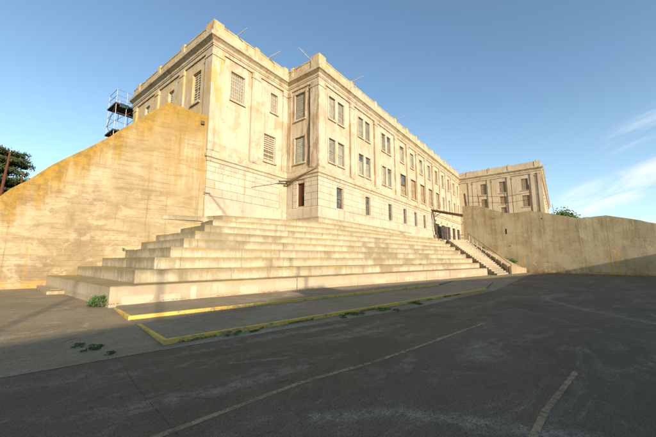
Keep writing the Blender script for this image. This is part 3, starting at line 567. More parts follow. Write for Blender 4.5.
# perimeter wall behind the viewer: unseen, top raised and shaped to shade the yard
pw = empty('perimeter_wall', (-20, -33, 0), 'high concrete perimeter wall behind the viewer that shades the yard', 'wall')
pt = [(-62, 9.1), (-30, 9.03), (-21, 9.2), (-16.9, 9.14), (-8.4, 8.64), (-1.8, 7.9), (8, 7.1), (17.2, 6.35), (18.8, 5.42), (20.3, 4.9)]
b = MB()
for (a, za), (c, zc) in zip(pt, pt[1:]): b.prism([(a, -33.45), (c, -33.45), (c, -33.0), (a, -33.0)], -0.1, [za, zc, zc, za])
b.build('wall_face', M['wall_conc'], pw)
b = MB(); b.box(-20.4, -18.0, -33.6, -32.85, 8.8, 9.75); b.build('coping_block', M['wall_conc'], pw)
for i, (x, h_) in enumerate(((-29.75, 12.4), (-26.3, 11.6), (-19.25, 12.2))):
    lp_ = empty('wall_lamp_post', (x, -32.9, 0), ('tall steel post furthest left along the perimeter wall', 'tall steel post second along the perimeter wall', 'tall steel post beside the raised coping block')[i], 'post', 'steel posts along the perimeter wall')
    b = MB(); b.tube((x, -32.85, 0), (x, -32.85, h_), 0.07, 0.06); b.build('pole', M['galv'], lp_)
    b = MB(); b.tube((x - 0.3, -32.85, h_ - 0.05), (x + 0.3, -32.85, h_ - 0.05), 0.05); b.build('arm', M['galv'], lp_)

# ------------------------------------------------------------------ the cell house
ch = empty('prison_building', (-4, 1.9, 4.0), 'long cream three-storey prison block with peeling stucco and barred windows, above the bleachers', 'building')
FA = Frame(0, 0, 1, 0, 0, -1); SD = Frame(0, 0, 0, 1, -1, 0); RC = Frame(0, 3.85, 1, 0, 0, -1); LF = Frame(-8, 0, 0, 1, -1, 0)
LEND = 19.4
DBL = [(1.45, 2.48, 2.88, 3.92), (6.6, 7.63, 8.03, 9.06), (11.85, 12.88, 13.28, 14.3)]
SGL = [(17.08, 18.4), (20.55, 21.87), (24.15, 25.45), (27.75, 29.05), (31.35, 32.65), (34.95, 36.25), (38.55, 39.85), (42.15, 43.45), (45.1, 46.2)]
MID = [(17.02, 18.95), (20.55, 22.5), (24.2, 26.1), (27.8, 29.7), (31.4, 33.3)]
MIDS = [(35.1, 36.1), (38.7, 39.7), (42.3, 43.3), (45.15, 46.0)]
SML = [(2.64, 3.72), (7.83, 8.89), (13.22, 14.28), (17.6, 18.66), (21.38, 22.44), (24.92, 25.98)]
DOORS = [(30.6 + 3.3 * i, 32.7 + 3.3 * i) for i in range(5)]
win = []      # (frame, u0, u1, z0, z1, style)
for q in DBL:
    for a, c in ((q[0], q[1]), (q[2], q[3])): win.append((FA, a, c, 14.57, 16.76, 'shutter')); win.append((FA, a, c, 10.38, 12.64, 'shutter'))
for a, c in SGL: win.append((FA, a, c, 14.57, 16.76, 'shutter'))
for i, (a, c) in enumerate(MID): win.append((FA, a, c, 10.05, 12.88, 'board' if i else 'boardglass'))
for a, c in MIDS: win.append((FA, a, c, 10.4, 12.64, 'shutter'))
for a, c in SML: win.append((FA, a, c, 6.22, 8.24, 'sash'))
for a, c in DOORS: win.append((FA, a, c, 4.35, 7.5, 'door'))
win += [(SD, 1.56, 2.86, 14.5, 17.1, 'shutter'), (SD, 1.56, 2.82, 10.3, 12.78, 'shutter'), (SD, 1.56, 2.44, 6.24, 8.38, 'rusty')]
win += [(RC, -6.38, -5.05, 14.25, 16.66, 'grid'), (RC, -2.2, -1.36, 14.9, 16.76, 'grid'), (RC, -2.85, -1.5, 10.14, 12.62, 'louvre')]
win += [(LF, 5.55, 6.82, 13.95, 16.65, 'louvre'), (LF, 10.1, 11.1, 14.4, 16.63, 'louvre'), (LF, 15.2, 16.25, 14.6, 16.85, 'louvre')]
holes = lambda F: [w[1:5] for w in win if w[0] is F]
b = MB()
FA.panel(b, 0, 47, 3.9, 19.0, holes(FA)); SD.panel(b, 0, 3.85, 3.9, 19.0, holes(SD)); RC.panel(b, -8, 0, 3.9, 19.0, holes(RC)); LF.panel(b, 3.85, LEND, 3.9, 19.0, holes(LF))
b.poly([(-8, LEND, 3.9), (47, LEND, 3.9), (47, LEND, 19), (-8, LEND, 19)])
b.build('wall', M['stucco'], ch)
b = MB(); b.poly([(-8, 3.85, 19.0), (0, 3.85, 19.0), (0, LEND, 19.0), (-8, LEND, 19.0)]); b.poly([(0, 0, 19.0), (47, 0, 19.0), (47, LEND, 19.0), (0, LEND, 19.0)]); b.build('roof', M['roofing'], ch)
path = [(-8, LEND), (-8, 3.85), (0, 3.85), (0, 0), (46.9, 0)]
b = MB(); sweep(b, path, [(-0.1, 8.72), (0.10, 8.72), (0.12, 8.95), (0.22, 9.02), (0.22, 9.25), (0.15, 9.30), (0.12, 9.60), (-0.1, 9.68)]); b.build('belt_course', M['trim'], ch)
b = MB(); sweep(b, path, [(-0.1, 17.55), (0.10, 17.55), (0.10, 17.85), (0.16, 17.88), (0.16, 17.98), (0.20, 18.0), (0.22, 18.2), (0.40, 18.36), (0.52, 18.42), (0.54, 18.68), (0.18, 18.76), (-0.1, 18.76)]); b.build('cornice', M['trim'], ch)
b = MB(); sweep(b, path, [(-0.22, 18.6), (0.14, 18.7), (0.14, 19.72), (0.18, 19.74), (0.18, 19.84), (-0.22, 19.86)], 0.035); b.build('parapet', M['trim'], ch)
b = MB()
def pier(F, u, w=0.55): q = MB(); F.box(q, u - w / 2, u + w / 2, 18.72, 20.02 - 0.03 * rnd.random(), -0.26, 0.215); q.build('parapet_pier', M['trim'], ch)
pil = [5.30, 10.33, 15.7, 19.5, 23.0, 26.6, 30.2, 33.8, 37.4, 41.0, 44.4]
for u in pil: pier(FA, u)
b = MB(); FA.box(b, -0.24, 0.75, 18.72, 20.06, -0.26, 0.24); SD.box(b, 0.26, 0.72, 18.72, 20.055, -0.26, 0.237)
for u in (-4.0, -0.55): pier(RC, u, 0.5)
b.build('corner_block', M['trim'], ch); b = MB(); RC.box(b, -8.24, -7.35, 18.72, 19.92, -0.26, 0.24); LF.box(b, 4.115, 4.75, 18.72, 19.915, -0.26, 0.237)
pier(SD, 3.2, 0.3)
for u in (8.5, 13.2, 18.0): pier(LF, u, 0.5)
b.build('corner_block', M['trim'], ch)
# pilasters (one per position)
def pilaster(F, u0, u1, d=0.16, z0=9.55, z1=17.6):
    q = MB(); F.box(q, u0, u1, z0, z1, -0.05, d); F.box(q, u0 - 0.05, u1 + 0.05, z1 - 0.55, z1 - 0.40, -0.05, d + 0.05); q.build('pilaster', M['stucco'], ch)
pilaster(FA, -0.16, 0.85); pilaster(SD, 0.051, 0.85, 0.158); pilaster(SD, 3.3, 3.80, 0.14)
for u in pil: pilaster(FA, u - 0.38, u + 0.38)
pilaster(RC, -8.16, -7.15); pilaster(LF, 3.901, 4.7, 0.158); pilaster(RC, -4.4, -3.5); pilaster(RC, -0.75, -0.17, 0.12)
for u in (8.1, 9.0 + 4.0, 18.2): pilaster(LF, u, u + 0.8)
# base course and rusticated blocks
b = MB()
sweep(b, [(-8, 12), (-8, 3.85), (0, 3.85), (0, 0), (30.2, 0)], [(-0.1, 4.0), (0.12, 4.0), (0.12, 6.02), (0.05, 6.10), (-0.1, 6.10)]); b.build('base_course', M['block'], ch)
def blocks(F, u0, u1, cuts, corner=0.0):
    b = MB()
    rows = [6.12, 6.74, 7.35, 7.96, 8.36, 8.71]
    for r, (z0, z1) in enumerate(zip(rows, rows[1:])):
        segs = [(u0, u1)]
        for (a, c, zz0, zz1) in cuts:
            if z0 < zz1 and z1 > zz0:
                ns = []
                for (p, q) in segs:
                    if c <= p or a >= q: ns.append((p, q)); continue
                    if a > p: ns.append((p, a))
                    if c < q: ns.append((c, q))
                segs = ns
        for (p, q) in segs:
            u = p; first = True
            while u < q - 0.02:
                w = 1.35 if not (first and r % 2) else 0.7
                e = min(u + w, q)
                if q - e < 0.35: e = q
                F.box(b, u + (0.012 if u > u0 else 0), e - (0.012 if e < u1 else 0), z0 + 0.012, z1 - 0.012, -0.04, 0.05); u = e; first = False
    b.build('stone_courses', M['block'], ch)
blocks(FA, -0.05, 30.2, holes(FA)); blocks(SD, 0.001, 2.95, holes(SD)); blocks(RC, -8.05, -1.0, [])
blocks(LF, 3.86, 12, [])
b = MB(); RC.box(b, -1.0, -0.05, 4.5, 8.7, -0.04, 0.09); b.build('plaster_strip', M['old_conc'], ch)
# windows
def window(F, a, c, z0, z1, style):
    cx_, cz_ = (a + c) / 2, (z0 + z1) / 2; w = c - a; d = -0.2 if style in ('door', 'rusty', 'sash', 'grid', 'louvre') else -0.13
    q = MB(); fw = 0.07
    fm = {'shutter': M['frame'], 'sash': M['frame'], 'grid': M['barpaint'], 'louvre': M['barpaint'], 'board': M['brownframe'], 'boardglass': M['brownframe'], 'rusty': M['rust'], 'door': M['steel']}[style]
    F.box(q, a, a + fw, z0, z1, d - 0.06, d + 0.06); F.box(q, c - fw, c, z0, z1, d - 0.06, d + 0.06); F.box(q, a + fw, c - fw, z1 - fw, z1, d - 0.06, d + 0.06); F.box(q, a + fw, c - fw, z0, z0 + fw, d - 0.06, d + 0.06)
    if style in ('sash', 'boardglass'): F.box(q, a + fw, c - fw, cz_ - 0.04, cz_ + 0.04, d - 0.05, d + 0.07)
    wo = q.build('window' if style not in ('door', 'rusty') else 'door', fm, ch)
    ia, ic, i0, i1 = a + fw, c - fw, z0 + fw, z1 - fw
    if style == 'shutter':
        q = MB(); F.box(q, ia, ic, i0, i1, d - 0.03, d); n = 13; H = i1 - i0
        for i in range(n):
            zz = i0 + H * i / n; F.box(q, ia + 0.01, ic - 0.01, zz + 0.012, zz + H / n - 0.012, d, d + rnd.choice((0.014, 0.02, 0.03)))
        if rnd.random() < 0.5: F.box(q, ia, ic, i0 + H * rnd.choice((0.35, 0.5)), i0 + H * 0.55, d, d + 0.045)
        q.build('shutter', M['shutter'], wo)
        if rnd.random() < 0.35:
            q = MB(); hh = rnd.choice((0.12, 0.2, 0.28)); F.box(q, ia + 0.02, ic - 0.02, i1 - H * hh, i1 - 0.02, d + 0.03, d + 0.05); q.build('pane', M['glass'], wo)
    elif style == 'grid':
        q = MB(); F.box(q, ia, ic, i0, i1, d - 0.05, d - 0.01); q.build('pane', M['gridglass'], wo)
        q = MB(); nx = max(3, round(w / 0.24)); nz = round((z1 - z0) / 0.3)
        for i in range(1, nx): u = ia + (ic - ia) * i / nx; F.box(q, u - 0.022, u + 0.022, i0, i1, d - 0.01, d + 0.035)
        for i in range(1, nz): z = i0 + (i1 - i0) * i / nz; F.box(q, ia, ic, z - 0.018, z + 0.018, d - 0.01, d + 0.03)
        q.build('bars', M['barpaint'], wo)
    elif style == 'louvre':
        q = MB(); F.box(q, ia, ic, i0, i1, d - 0.05, d - 0.02); q.build('pane', M['frame'], wo)
        q = MB(); n = 12
        for i in range(n):
            if rnd.random() < 0.12: continue
            z = i0 + (i1 - i0) * (i + 0.5) / n; F.box(q, ia, ic - (0.3 * w if rnd.random() < 0.25 else 0), z - 0.055, z + 0.055, d - 0.02, d + 0.03)
        q.build('slats', M['barpaint'], wo)
        q = MB(); F.box(q, cx_ - 0.02, cx_ + 0.02, i0, i1, d + 0.03, d + 0.05); q.build('mullion', M['barpaint'], wo)
    elif style == 'sash':
        q = MB(); F.box(q, ia, ic, i0, i1, d - 0.05, d - 0.01); q.build('pane', M['glass'], wo)
        q = MB(); F.box(q, cx_ - 0.02, cx_ + 0.02, i0, i1, d - 0.01, d + 0.02); q.build('mullion', M['frame'], wo)
    elif style in ('board', 'boardglass'):
        q = MB(); zt = cz_ - 0.04 if style == 'boardglass' else i1
        n = 5
        for i in range(n): F.box(q, ia + (ic - ia) * i / n + 0.006, ia + (ic - ia) * (i + 1) / n - 0.006, i0, zt, d - 0.05, d - 0.02 + 0.015 * rnd.random())
        F.box(q, ia, ic, i0 + (zt - i0) * 0.48, i0 + (zt - i0) * 0.53, d - 0.03, d + 0.03); q.build('boarding', M['brown'], wo)
        if style == 'boardglass': q = MB(); F.box(q, ia, ic, cz_ + 0.04, i1, d - 0.05, d - 0.01); q.build('pane', M['glass'], wo)
    elif style == 'rusty':
        q = MB(); F.box(q, ia + 0.32, ic, i0, i1, d - 0.04, d); F.box(q, ia, ia + 0.32, i0 + 0.85, i1, d - 0.035, d + 0.01); q.build('leaf', M['rust'], wo); q = MB(); F.box(q, ia, ia + 0.32, i0, i0 + 0.85, d - 0.09, d - 0.06); q.build('gap', M['dark'], wo)
    elif style == 'door':
        q = MB(); F.box(q, ia, cx_ - 0.01, i0, i1, d - 0.05, d); F.box(q, cx_ + 0.01, ic, i0, i1, d - 0.05, d)
        for i in range(3): F.box(q, ia + 0.1, ic - 0.1, i0 + 0.9 * i + 0.3, i0 + 0.9 * i + 0.38, d, d + 0.02)
        q.build('leaf', M['steel'], wo)
    if style not in ('door', 'rusty'):
        q = MB(); F.box(q, a - 0.10, c + 0.10, z0 - 0.14, z0 - 0.003, -0.03, 0.13 if style != 'sash' else 0.10); q.build('sill', M['trim'], wo)
for w_ in win: window(*w_)
b = MB()
def surround(F, a, c, z0, z1, t=0.16, d=0.07, mull=None):
    b = MB()
    F.box(b, a - t, a - 0.003, z0, z1 + t, -0.03, d); F.box(b, c + 0.003, c + t, z0, z1 + t, -0.03, d); F.box(b, a - 0.003, c + 0.003, z1 + 0.003, z1 + t, -0.03, d)
    if mull: FA.box(b, mull[0] + 0.003, mull[1] - 0.003, z0, z1 + 0.003, -0.03, 0.05)
    b.build('window_surround', M['stucco'], ch)
for q in DBL:
    for z0, z1 in ((14.57, 16.76), (10.38, 12.64)):
        surround(FA, q[0], q[3], z0, z1, mull=(q[1], q[2]))
for a, c in SGL: surround(FA, a, c, 14.57, 16.76, 0.14)
for a, c in MID: surround(FA, a, c, 10.05, 12.88, 0.12)
for a, c in MIDS: surround(FA, a, c, 10.4, 12.64, 0.12)
surround(SD, 1.56, 2.86, 14.5, 17.1, 0.12); surround(SD, 1.56, 2.82, 10.3, 12.78, 0.12)
# plinth that the block stands on
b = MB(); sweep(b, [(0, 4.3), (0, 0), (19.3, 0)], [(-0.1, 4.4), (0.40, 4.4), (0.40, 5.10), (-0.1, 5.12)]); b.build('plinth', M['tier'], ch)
b = MB(); FA.box(b, 28.9, 30.2, 4.3, 5.45, 0.1, 0.45); b.build('end_block', M['patch'], ch)
b = MB(); FA.box(b, 29.2, 29.95, 5.0, 5.25, 0.3, 0.455); b.build('vent_grille', M['dark'], ch)
# small lamps above the ground-floor doors
for a, c in DOORS:
    q = MB(); FA.box(q, a - 0.55, a - 0.25, 7.75, 8.05, 0.0, 0.28); q.build('vent_box', M['patch'], ch)
# parapet rods
def rod(p, q, r=0.045): m_ = MB(); m_.tube(p, q, r, r * 0.8, 6); m_.build('parapet_rod', M['rod'], ch)
rod((-6.15, 4.0, 19.80), (-6.0, 2.6, 20.05)); rod((-2.8, 4.0, 19.75), (-2.5, 2.45, 20.05)); rod((0.2, 0.99, 20.0), (-1.55, 1.05, 20.35), 0.035)
for x in (5.24, 15.95, 23.15, 30.75, 37.4, 44.4): rod((x, 0.15, 19.98), (x + 0.05, -1.5, 20.1))
# corroded beam and pipe stub where the block meets the recess
b = MB(); b.tube((-0.28, -0.15, 9.40), (-0.30, 3.6, 8.62), 0.05, 0.08, 6); b.tube((-0.45, 1.4, 9.0), (-0.5, 3.4, 8.5), 0.03, 0.05, 6); b.tube((-0.35, 2.0, 9.0), (-0.85, 2.9, 8.6), 0.05, 0.09, 5); b.tube((-1.3, 3.5, 8.5), (-0.2, 3.3, 8.75), 0.07, 0.06, 6); b.build('broken_beam', M['brown'], ch)
b = MB(); b.tube((-0.3, 3.1, 8.75), (-1.6, 3.2, 8.55), 0.045); b.tube((-1.6, 3.2, 8.55), (-4.4, 3.0, 7.75), 0.028); b.build('pipe_stub', M['rod'], ch)
b = MB(); b.tube((-8.25, 3.66, 6.28), (-7.75, 3.68, 6.3), 0.03); b.tube((-7.85, 3.66, 6.3), (-6.3, 3.5, 4.65), 0.012); b.tube((-7.8, 3.66, 6.3), (-6.05, 3.5, 4.65), 0.010); b.build('cable', M['frame'], ch)
b = MB(); pts = [(-8.05, 4.8, 17.6), (-8.06, 4.81, 15), (-8.05, 4.79, 11.6)]
for p, q in zip(pts, pts[1:]): b.tube(p, q, 0.04)
b.build('pipe_and_shade_strip', M['brownframe'], ch)
b = MB(); pts = [(-0.05, 0.98, 17.5), (-0.05, 1.05, 15.8), (-0.05, 0.95, 14.2), (-0.06, 1.12, 13.2), (-0.05, 1.02, 11.6), (-0.05, 1.12, 9.9)]
for p, q in zip(pts, pts[1:]): b.tube(p, q, 0.055)
b.build('pipe_and_shade_strip', M['brownframe'], ch)

# ------------------------------------------------------------------ the wing beyond
wg = empty('prison_wing', (50, -7, 4.0), 'far cream wing of the prison with dark windows, behind the right yard wall', 'building')
WG = Frame(47, 0, 0, 1, -1, 0); WS = Frame(47, -14.3, 1, 0, 0, -1)
ww = []
for (a, c) in ((-5.22, -4.18), (-8.62, -7.55), (-12.3, -11.2)):
    ww.append((a, c, 14.5, 16.72))
for (a, c, z0, z1) in ((-5.22, -4.18, 11.6, 13.6), (-8.6, -7.55, 12.25, 13.72), (-8.5, -7.6, 10.0, 11.6), (-12.35, -11.2, 11.35, 13.5)): ww.append((a, c, z0, z1))
side = [(2.5 + 4.2 * i, 3.6 + 4.2 * i, 14.5, 16.7) for i in range(12)]
b = MB(); WG.panel(b, -14.3, 0.0, 3.9, 19.0, ww); WS.panel(b, 0, 53, 3.9, 19.0, side); b.poly([(100, -14.3, 3.9), (100, 19, 3.9), (100, 19, 19), (100, -14.3, 19)]); b.build('wall', M['stucco_wing'], wg)
b = MB(); b.poly([(47, -14.3, 19.0), (100, -14.3, 19.0), (100, 19, 19.0), (47, 19, 19.0)]); b.build('roof', M['roofing'], wg)
wpath = [(47, 0.0), (47, -14.3), (100, -14.3)]
b = MB(); sweep(b, wpath, [(-0.1, 17.5), (0.12, 17.5), (0.12, 17.8), (0.22, 17.85), (0.25, 18.1), (0.42, 18.3), (0.55, 18.4), (0.55, 18.62), (0.2, 18.7), (-0.1, 18.7)][::1]); b.build('cornice', M['trim'], wg)
b = MB(); sweep(b, wpath, [(-0.22, 18.6), (0.16, 18.66), (0.16, 19.74), (-0.22, 19.78)], 0.04); b.build('parapet', M['stucco_wing'], wg)
for u in (-1.9, -5.9, -9.4, -13.7): b = MB(); WG.box(b, u - 0.2, u + 0.2, 18.66, 19.95, -0.26, 0.22); b.build('parapet_pier', M['trim'], wg)
for u in (-14.45, -13.35, -9.55, -6.1, -2.55): 
    b = MB(); WG.box(b, u, u + 0.62, 4.0, 17.52, -0.05, 0.14); b.build('pilaster', M['stucco_wing'], wg)
b = MB()
for u in (-13.4, -9.62, -6.17, -2.62): b = MB(); WG.box(b, u - 0.09, u, 4.0, 17.4, -0.02, 0.12); WG.box(b, u - 0.2, u + 0.05, 16.9, 17.15, 0.0, 0.2); b.build('pipe_and_shade_strip', M['brown'], wg)  # dark strips standing in for the shadow beside each pilaster
for F, L in ((WG, ww), (WS, side)):
    for (a, c, z0, z1) in L:
        q = MB(); F.box(q, a, a + 0.08, z0, z1, -0.25, -0.1); F.box(q, c - 0.08, c, z0, z1, -0.25, -0.1); F.box(q, a + 0.08, c - 0.08, z0, z0 + 0.08, -0.25, -0.1); F.box(q, a + 0.08, c - 0.08, z1 - 0.08, z1, -0.25, -0.1)
        wo = q.build('window', M['frame'], wg)
        q = MB(); F.box(q, a + 0.08, c - 0.08, z0 + 0.08, z1 - 0.08, -0.22, -0.18)
        for i in range(1, 4): u = a + (c - a) * i / 4; F.box(q, u - 0.02, u + 0.02, z0 + 0.08, z1 - 0.08, -0.18, -0.15)
        q.build('pane', M['brown'] if F is WG else M['shutter'], wo)
        q = MB(); F.box(q, a - 0.1, c + 0.1, z0 - 0.12, z0 - 0.003, -0.03, 0.12); q.build('sill', M['trim'], wo)
for x in (3.2, 8.5, 15.0, 30.0):
    b = MB(); b.tube((47 + x, -14.2, 19.7), (47 + x + 0.1, -16.0, 19.75), 0.05, 0.04, 6); b.build('parapet_rod', M['rod'], wg)
b = MB(); b.tube((47.1, -2.6, 19.7), (45.7, -2.65, 19.85), 0.04); b.build('parapet_rod', M['rod'], wg)

# gate frame between the block and the yard wall
gt = empty('gateway', (28.5, -0.4, 4.3), 'rusty gate beam spanning from the prison block to the yard wall at the stair top', 'gate')
b = MB(); b.tube((28.4, -0.1, 9.45), (27.75, -5.05, 8.05), 0.15, 0.15, 6); b.tube((28.4, -0.1, 9.25), (27.75, -5.05, 7.82), 0.06, 0.06, 6); b.build('beam', M['brownframe'], gt)
b = MB(); b.tube((28.35, -0.35, 9.4), (28.5, -0.55, 7.6), 0.11, n=6); b.tube((28.5, -0.55, 7.6), (28.8, -0.85, 4.3), 0.11, n=6); b.build('post', M['brownframe'], gt)
b = MB(); b.tube((28.5, -0.5, 8.2), (28.15, -1.9, 8.95), 0.05, n=6); b.build('brace', M['brownframe'], gt)
b = MB(); b.prism([(29.75, -0.62), (31.6, -1.55), (31.63, -1.50), (29.78, -0.57)], 4.32, 6.9); b.build('gate_leaf', M['steel'], gt)

# ------------------------------------------------------------------ scaffold behind the block
sc = empty('scaffold_tower', (-8.2, 22, 4.3), 'grey tube scaffold tower with teal tarps beside the far end of the prison block', 'scaffold')
X0, X1, Y0, Y1 = -9.25, -7.3, 20.9, 23.4
b = MB()
for x in (X0, (X0 + X1) / 2, X1):
    for y in (Y0, Y1): b.tube((x, y, 4.2), (x, y, 20.1 if x < X1 else 19.6), 0.032, n=6)
b.build('uprights', M['galv'], sc)
b = MB()
for z in (6.2, 8.2, 10.2, 12.2, 13.6, 14.4, 15.4, 16.4, 17.4, 19.35, 20.05):
    for y in (Y0, Y1): b.tube((X0, y, z), (X1 + 0.2, y, z), 0.024, n=5)
    for x in (X0, X1): b.tube((x, Y0, z), (x, Y1, z), 0.024, n=5)
b.build('ledgers', M['galv'], sc)
b = MB()
for i, z in enumerate((12.2, 14.4, 16.4)):
    b.tube((X0, Y0, z), (X1, Y0, z + 2), 0.03, n=5); b.tube((X0, Y0 if i % 2 else Y1, z), (X0, Y1 if i % 2 else Y0, z + 2), 0.03, n=5)
b.build('braces', M['rust'], sc)
for z in (18.35, 15.3):
    b = MB(); b.box(X0 - 0.1, X1 + 1.9, Y0 - 0.1, Y1 + 0.1, z, z + 0.16); b.build('deck', M['plank'], sc)
    b = MB()
    for (ax, ay, bx, by, top_, drop) in ((X0 + 0.3, Y0 - 0.16, X0 + 1.1, Y0 - 0.16, 0.2, 0.3), (X0 + 1.5, Y0 - 0.16, X0 + 1.75, Y0 - 0.16, 0.3, 0.9), (X1 + 0.3, Y0 - 0.16, X1 + 1.2, Y0 - 0.16, 0.2, 0.25)):
        n = 6
        for i in range(n):
            f0, f1 = i / n, (i + 1) / n; w0 = 0.05 * math.sin(i * 2.1); w1 = 0.05 * math.sin((i + 1) * 2.1)
            b.poly([(ax + (bx - ax) * f0, ay + (by - ay) * f0 + w0, z + top_), (ax + (bx - ax) * f1, ay + (by - ay) * f1 + w1, z + top_ - 0.05 * rnd.random()), (ax + (bx - ax) * f1, ay + (by - ay) * f1 - w1, z - drop * (0.6 + 0.4 * rnd.random())), (ax + (bx - ax) * f0, ay + (by - ay) * f0 - w0, z - drop * (0.6 + 0.4 * rnd.random()))])
    b.build('tarp', M['tarp'], sc)

# ------------------------------------------------------------------ leaning posts behind the left wall
lpst = empty('leaning_post', (-17.5, 10.05, 4.3), 'tall rusty post leaning beside the dark cypress behind the wall', 'post')
b = MB(); b.tube((-17.42, 10.05, 4.3), (-17.24, 10.05, 8.05), 0.09, 0.055); b.build('shaft', M['rust'], lpst)
b = MB(); b.tube((-17.24, 10.05, 8.03), (-17.235, 10.05, 8.18), 0.03, 0.02); b.build('cap', M['galv'], lpst)
sps = empty('short_post', (-16.6, 10.0, 4.3), 'thin short rusty post showing just above the sloping wall', 'post')
b = MB(); b.tube((-16.60, 10.0, 4.3), (-16.60, 10.0, 6.9), 0.035); b.build('shaft', M['rust'], sps)

# ------------------------------------------------------------------ plants
def leafquad(b, c, s_, flat=0.0, rr=rnd):
    a = Vector((rr.gauss(0, 1), rr.gauss(0, 1), rr.gauss(0, 1) * (1 - flat))).normalized(); u = a.orthogonal().normalized()
    ang = rr.uniform(0, 6.28); v = a.cross(u); p = u * math.cos(ang) + v * math.sin(ang); q = a.cross(p); c = Vector(c)
    b.poly([c - p * s_, c + q * s_ * 0.42, c + p * s_, c - q * s_ * 0.42])
def cypress(loc, H, Rr, label):
    e = empty('cypress_tree', loc, label, 'tree'); x, y, z = loc; b = MB()
    b.tube((x, y, z - 0.2), (x + 0.3, y, z + H * 0.45), 0.45, 0.3); b.tube((x + 0.3, y, z + H * 0.45), (x, y + 0.4, z + H * 0.86), 0.3, 0.1)
    pads = []
    for i in range(130):
        h_ = rnd.uniform(0.22, 1.0); a = rnd.uniform(0, 6.283); rad = Rr * (1 - 0.42 * abs(h_ - 0.55) / 0.5) * rnd.uniform(0.25, 1.0)
        if h_ > 0.9: rad *= 0.6
        c = Vector((x + math.cos(a) * rad, y + math.sin(a) * rad, z + H * h_)); pads.append((c, rnd.uniform(0.9, 1.9)))
        b.tube((x + 0.15, y + 0.1, z + H * h_ * 0.8), tuple(c), 0.09, 0.03, 5)
    b.build('trunk', M['bark'], e)
    b = MB()
    for c, pr in pads:
        out = Vector((c.x - x, c.y - y, 0)).normalized()
        for k in range(800):
            rr_ = pr * math.sqrt(rnd.random()); a = rnd.uniform(0, 6.283)
            p = c + out * math.cos(a) * rr_ * 1.35 + Vector((-out.y, out.x, 0)) * math.sin(a) * rr_ + Vector((0, 0, rnd.gauss(0, 0.12) + 0.2 * (1 - rr_ / pr)))
            leafquad(b, p, rnd.uniform(0.08, 0.17), 0.35)
    b.build('crown', M['cypress'], e); return e
cypress((-17.6, 29.6, 4.2), 8.3, 3.7, 'dark layered cypress tree beyond the lower end of the golden wall')
def shrub(name, loc, w, h_, n, m, label, cat='plant', leaf=0.05, grp=None, stems=8):
    e = empty(name, loc, label, cat, grp); x, y, z = loc; b = MB()
    for i in range(stems):
        a = rnd.uniform(0, 6.283); r_ = w * 0.38 * rnd.random(); b.tube((x + r_ * 0.3 * math.cos(a), y + r_ * 0.3 * math.sin(a), z - 0.02), (x + r_ * math.cos(a), y + r_ * math.sin(a), z + h_ * rnd.uniform(0.5, 0.9)), max(0.004, w * 0.008), 0.003, 4)
    b.build('stem', M['bark'], e); b = MB()
    cl_ = [(rnd.uniform(0, 6.283), math.sqrt(rnd.random()), rnd.random()) for _ in range(max(5, n // 45))]
    for i in range(n):
        a, rr_, t = rnd.choice(cl_); c = Vector((x + math.cos(a) * rr_ * w * 0.40, y + math.sin(a) * rr_ * w * 0.40, z + h_ * (0.12 + 0.8 * t * (1 - 0.55 * rr_))))
        p = c + Vector((rnd.gauss(0, w * 0.085), rnd.gauss(0, w * 0.085), abs(rnd.gauss(0, h_ * 0.10)))); leafquad(b, p, leaf * rnd.uniform(0.6, 1.3), 0.3)
    b.build('leaves', m, e); return e
shrub('weed_bush', (-15.72, -3.55, 0.0), 0.75, 0.46, 900, M['weed'], 'leafy green weed clump against the near corner of the bleachers', leaf=0.035)
shrub('weed_bush', (-12.3, 5.35, 2.15), 0.28, 0.16, 80, M['weed'], 'tiny green tuft growing on a tread against the golden wall', leaf=0.03)
shrub('round_bush', (41.0, -17.0, 4.0), 4.8, 5.8, 9000, M['bush'], 'round green bush rising above the right yard wall', 'bush', leaf=0.2)
tw = empty('dead_stalks', (40.2, -17.0, 4.0), 'thin dry stalks standing above the round green bush', 'plant')
b = MB()
for dx, dy, hh in ((-1.5, 1.4, 8.0), (-0.5, 0.2, 7.0), (-1.2, 0.9, 6.8)):
    p = (40.2 + dx * 0.4, -17 + dy * 0.5, 4); q = (40.2 + dx * 0.5, -17 + dy, 4 + hh * 0.78); b.tube(p, q, 0.045, 0.03, 5)
    for k in range(5): t = 0.75 + 0.05 * k; m_ = Vector(p).lerp(Vector(q), t); b.tube(tuple(m_), (m_.x, m_.y + rnd.uniform(-0.5, 0.5), m_.z + 0.35), 0.02, 0.012, 4)
b.build('stem', M['drygrass'], tw)
shrub('green_bush', (25.3, -10.9, 0.9), 1.5, 1.0, 800, M['bush'], 'green bush on the sloping bank against the yard wall', 'bush', leaf=0.08)
shrub('bank_weeds', (24.6, -8.9, 1.8), 1.2, 0.9, 500, M['weed'], 'lower of two green weed clumps beside the stair handrail', leaf=0.07)
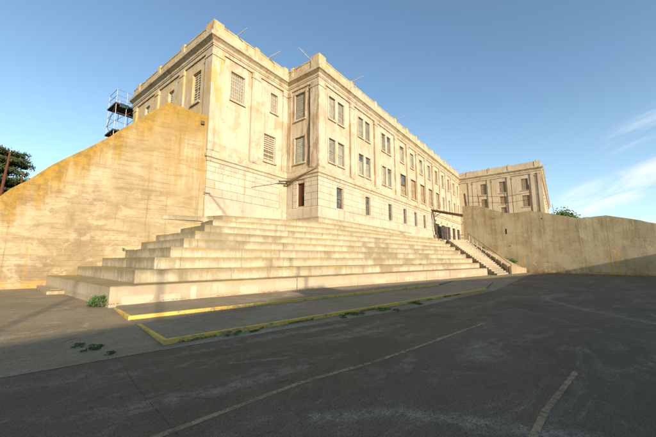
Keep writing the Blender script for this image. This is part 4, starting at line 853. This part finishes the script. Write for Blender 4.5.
shrub('bank_weeds', (25.5, -7.9, 2.5), 1.2, 0.9, 500, M['weed'], 'upper of two green weed clumps beside the stair handrail', leaf=0.07)
W = [(-17.40, -8.72, 0.26, 0.06, 'flat weed tuft furthest from the kerb on the left yard floor', M['bush']), (-17.25, -9.0, 0.30, 0.05, 'low dark weed tuft, middle of the left floor row', M['weed']), (-17.36, -9.2, 0.34, 0.05, 'low dark weed tuft just below the middle one', M['weed']), (-17.22, -9.72, 0.26, 0.04, 'flat weed tuft at the end of the pale slab edge line', M['weed']),
     (-15.15, -10.28, 0.40, 0.10, 'bushy weed tuft against the near corner end of the lower kerb', M['weed']), (-14.7, -10.36, 0.22, 0.06, 'small weed tuft right of the bushy one at the lower kerb', M['weed']), (-11.55, -11.12, 0.75, 0.07, 'wide flat weed patch at the middle of the lower kerb', M['bush']), (-12.15, -10.98, 0.36, 0.07, 'small weed patch left of the wide one at the lower kerb', M['bush']), (-10.3, -11.40, 0.80, 0.07, 'weed patch right of the wide one at the lower kerb', M['bush']), (-8.4, -11.75, 0.5, 0.06, 'furthest weed patch along the lower kerb', M['bush'])]
for x, y, w_, h_, lb, m_ in W: shrub('floor_weed', (x, y, 0.0), w_, h_, 240, m_, lb, leaf=0.016 if w_ < 0.5 else 0.028, grp='weed tufts on the yard floor', stems=4)
e = MB()
for i in range(2600):
    t = rnd.random(); x = LB[0] + (LC[0] - LB[0]) * t * 0.8; y = LB[1] + (LC[1] - LB[1]) * t * 0.8 - abs(rnd.gauss(0.01, 0.02))
    if math.sin(x * 5.1) + math.sin(x * 2.3 + 1) < 0.25: continue
    leafquad(e, (x, y, 0.008 + 0.035 * rnd.random()), 0.016, 0.0)
for i in range(500):
    t = rnd.random(); p = L0 + fl * (t * 9.0) + fn * (0.02 + 0.03 * rnd.random())
    if math.sin(p.x * 3.1) < 0.2: continue
    leafquad(e, (p.x, p.y, 0.11 + 0.02 * rnd.random()), 0.02, 0.2)
tag(e.build('kerb_grass', M['drygrass'], loc=(-12, -10, 0)), 'short grass and moss growing in the gap along the lower kerb', 'grass', kind='stuff')
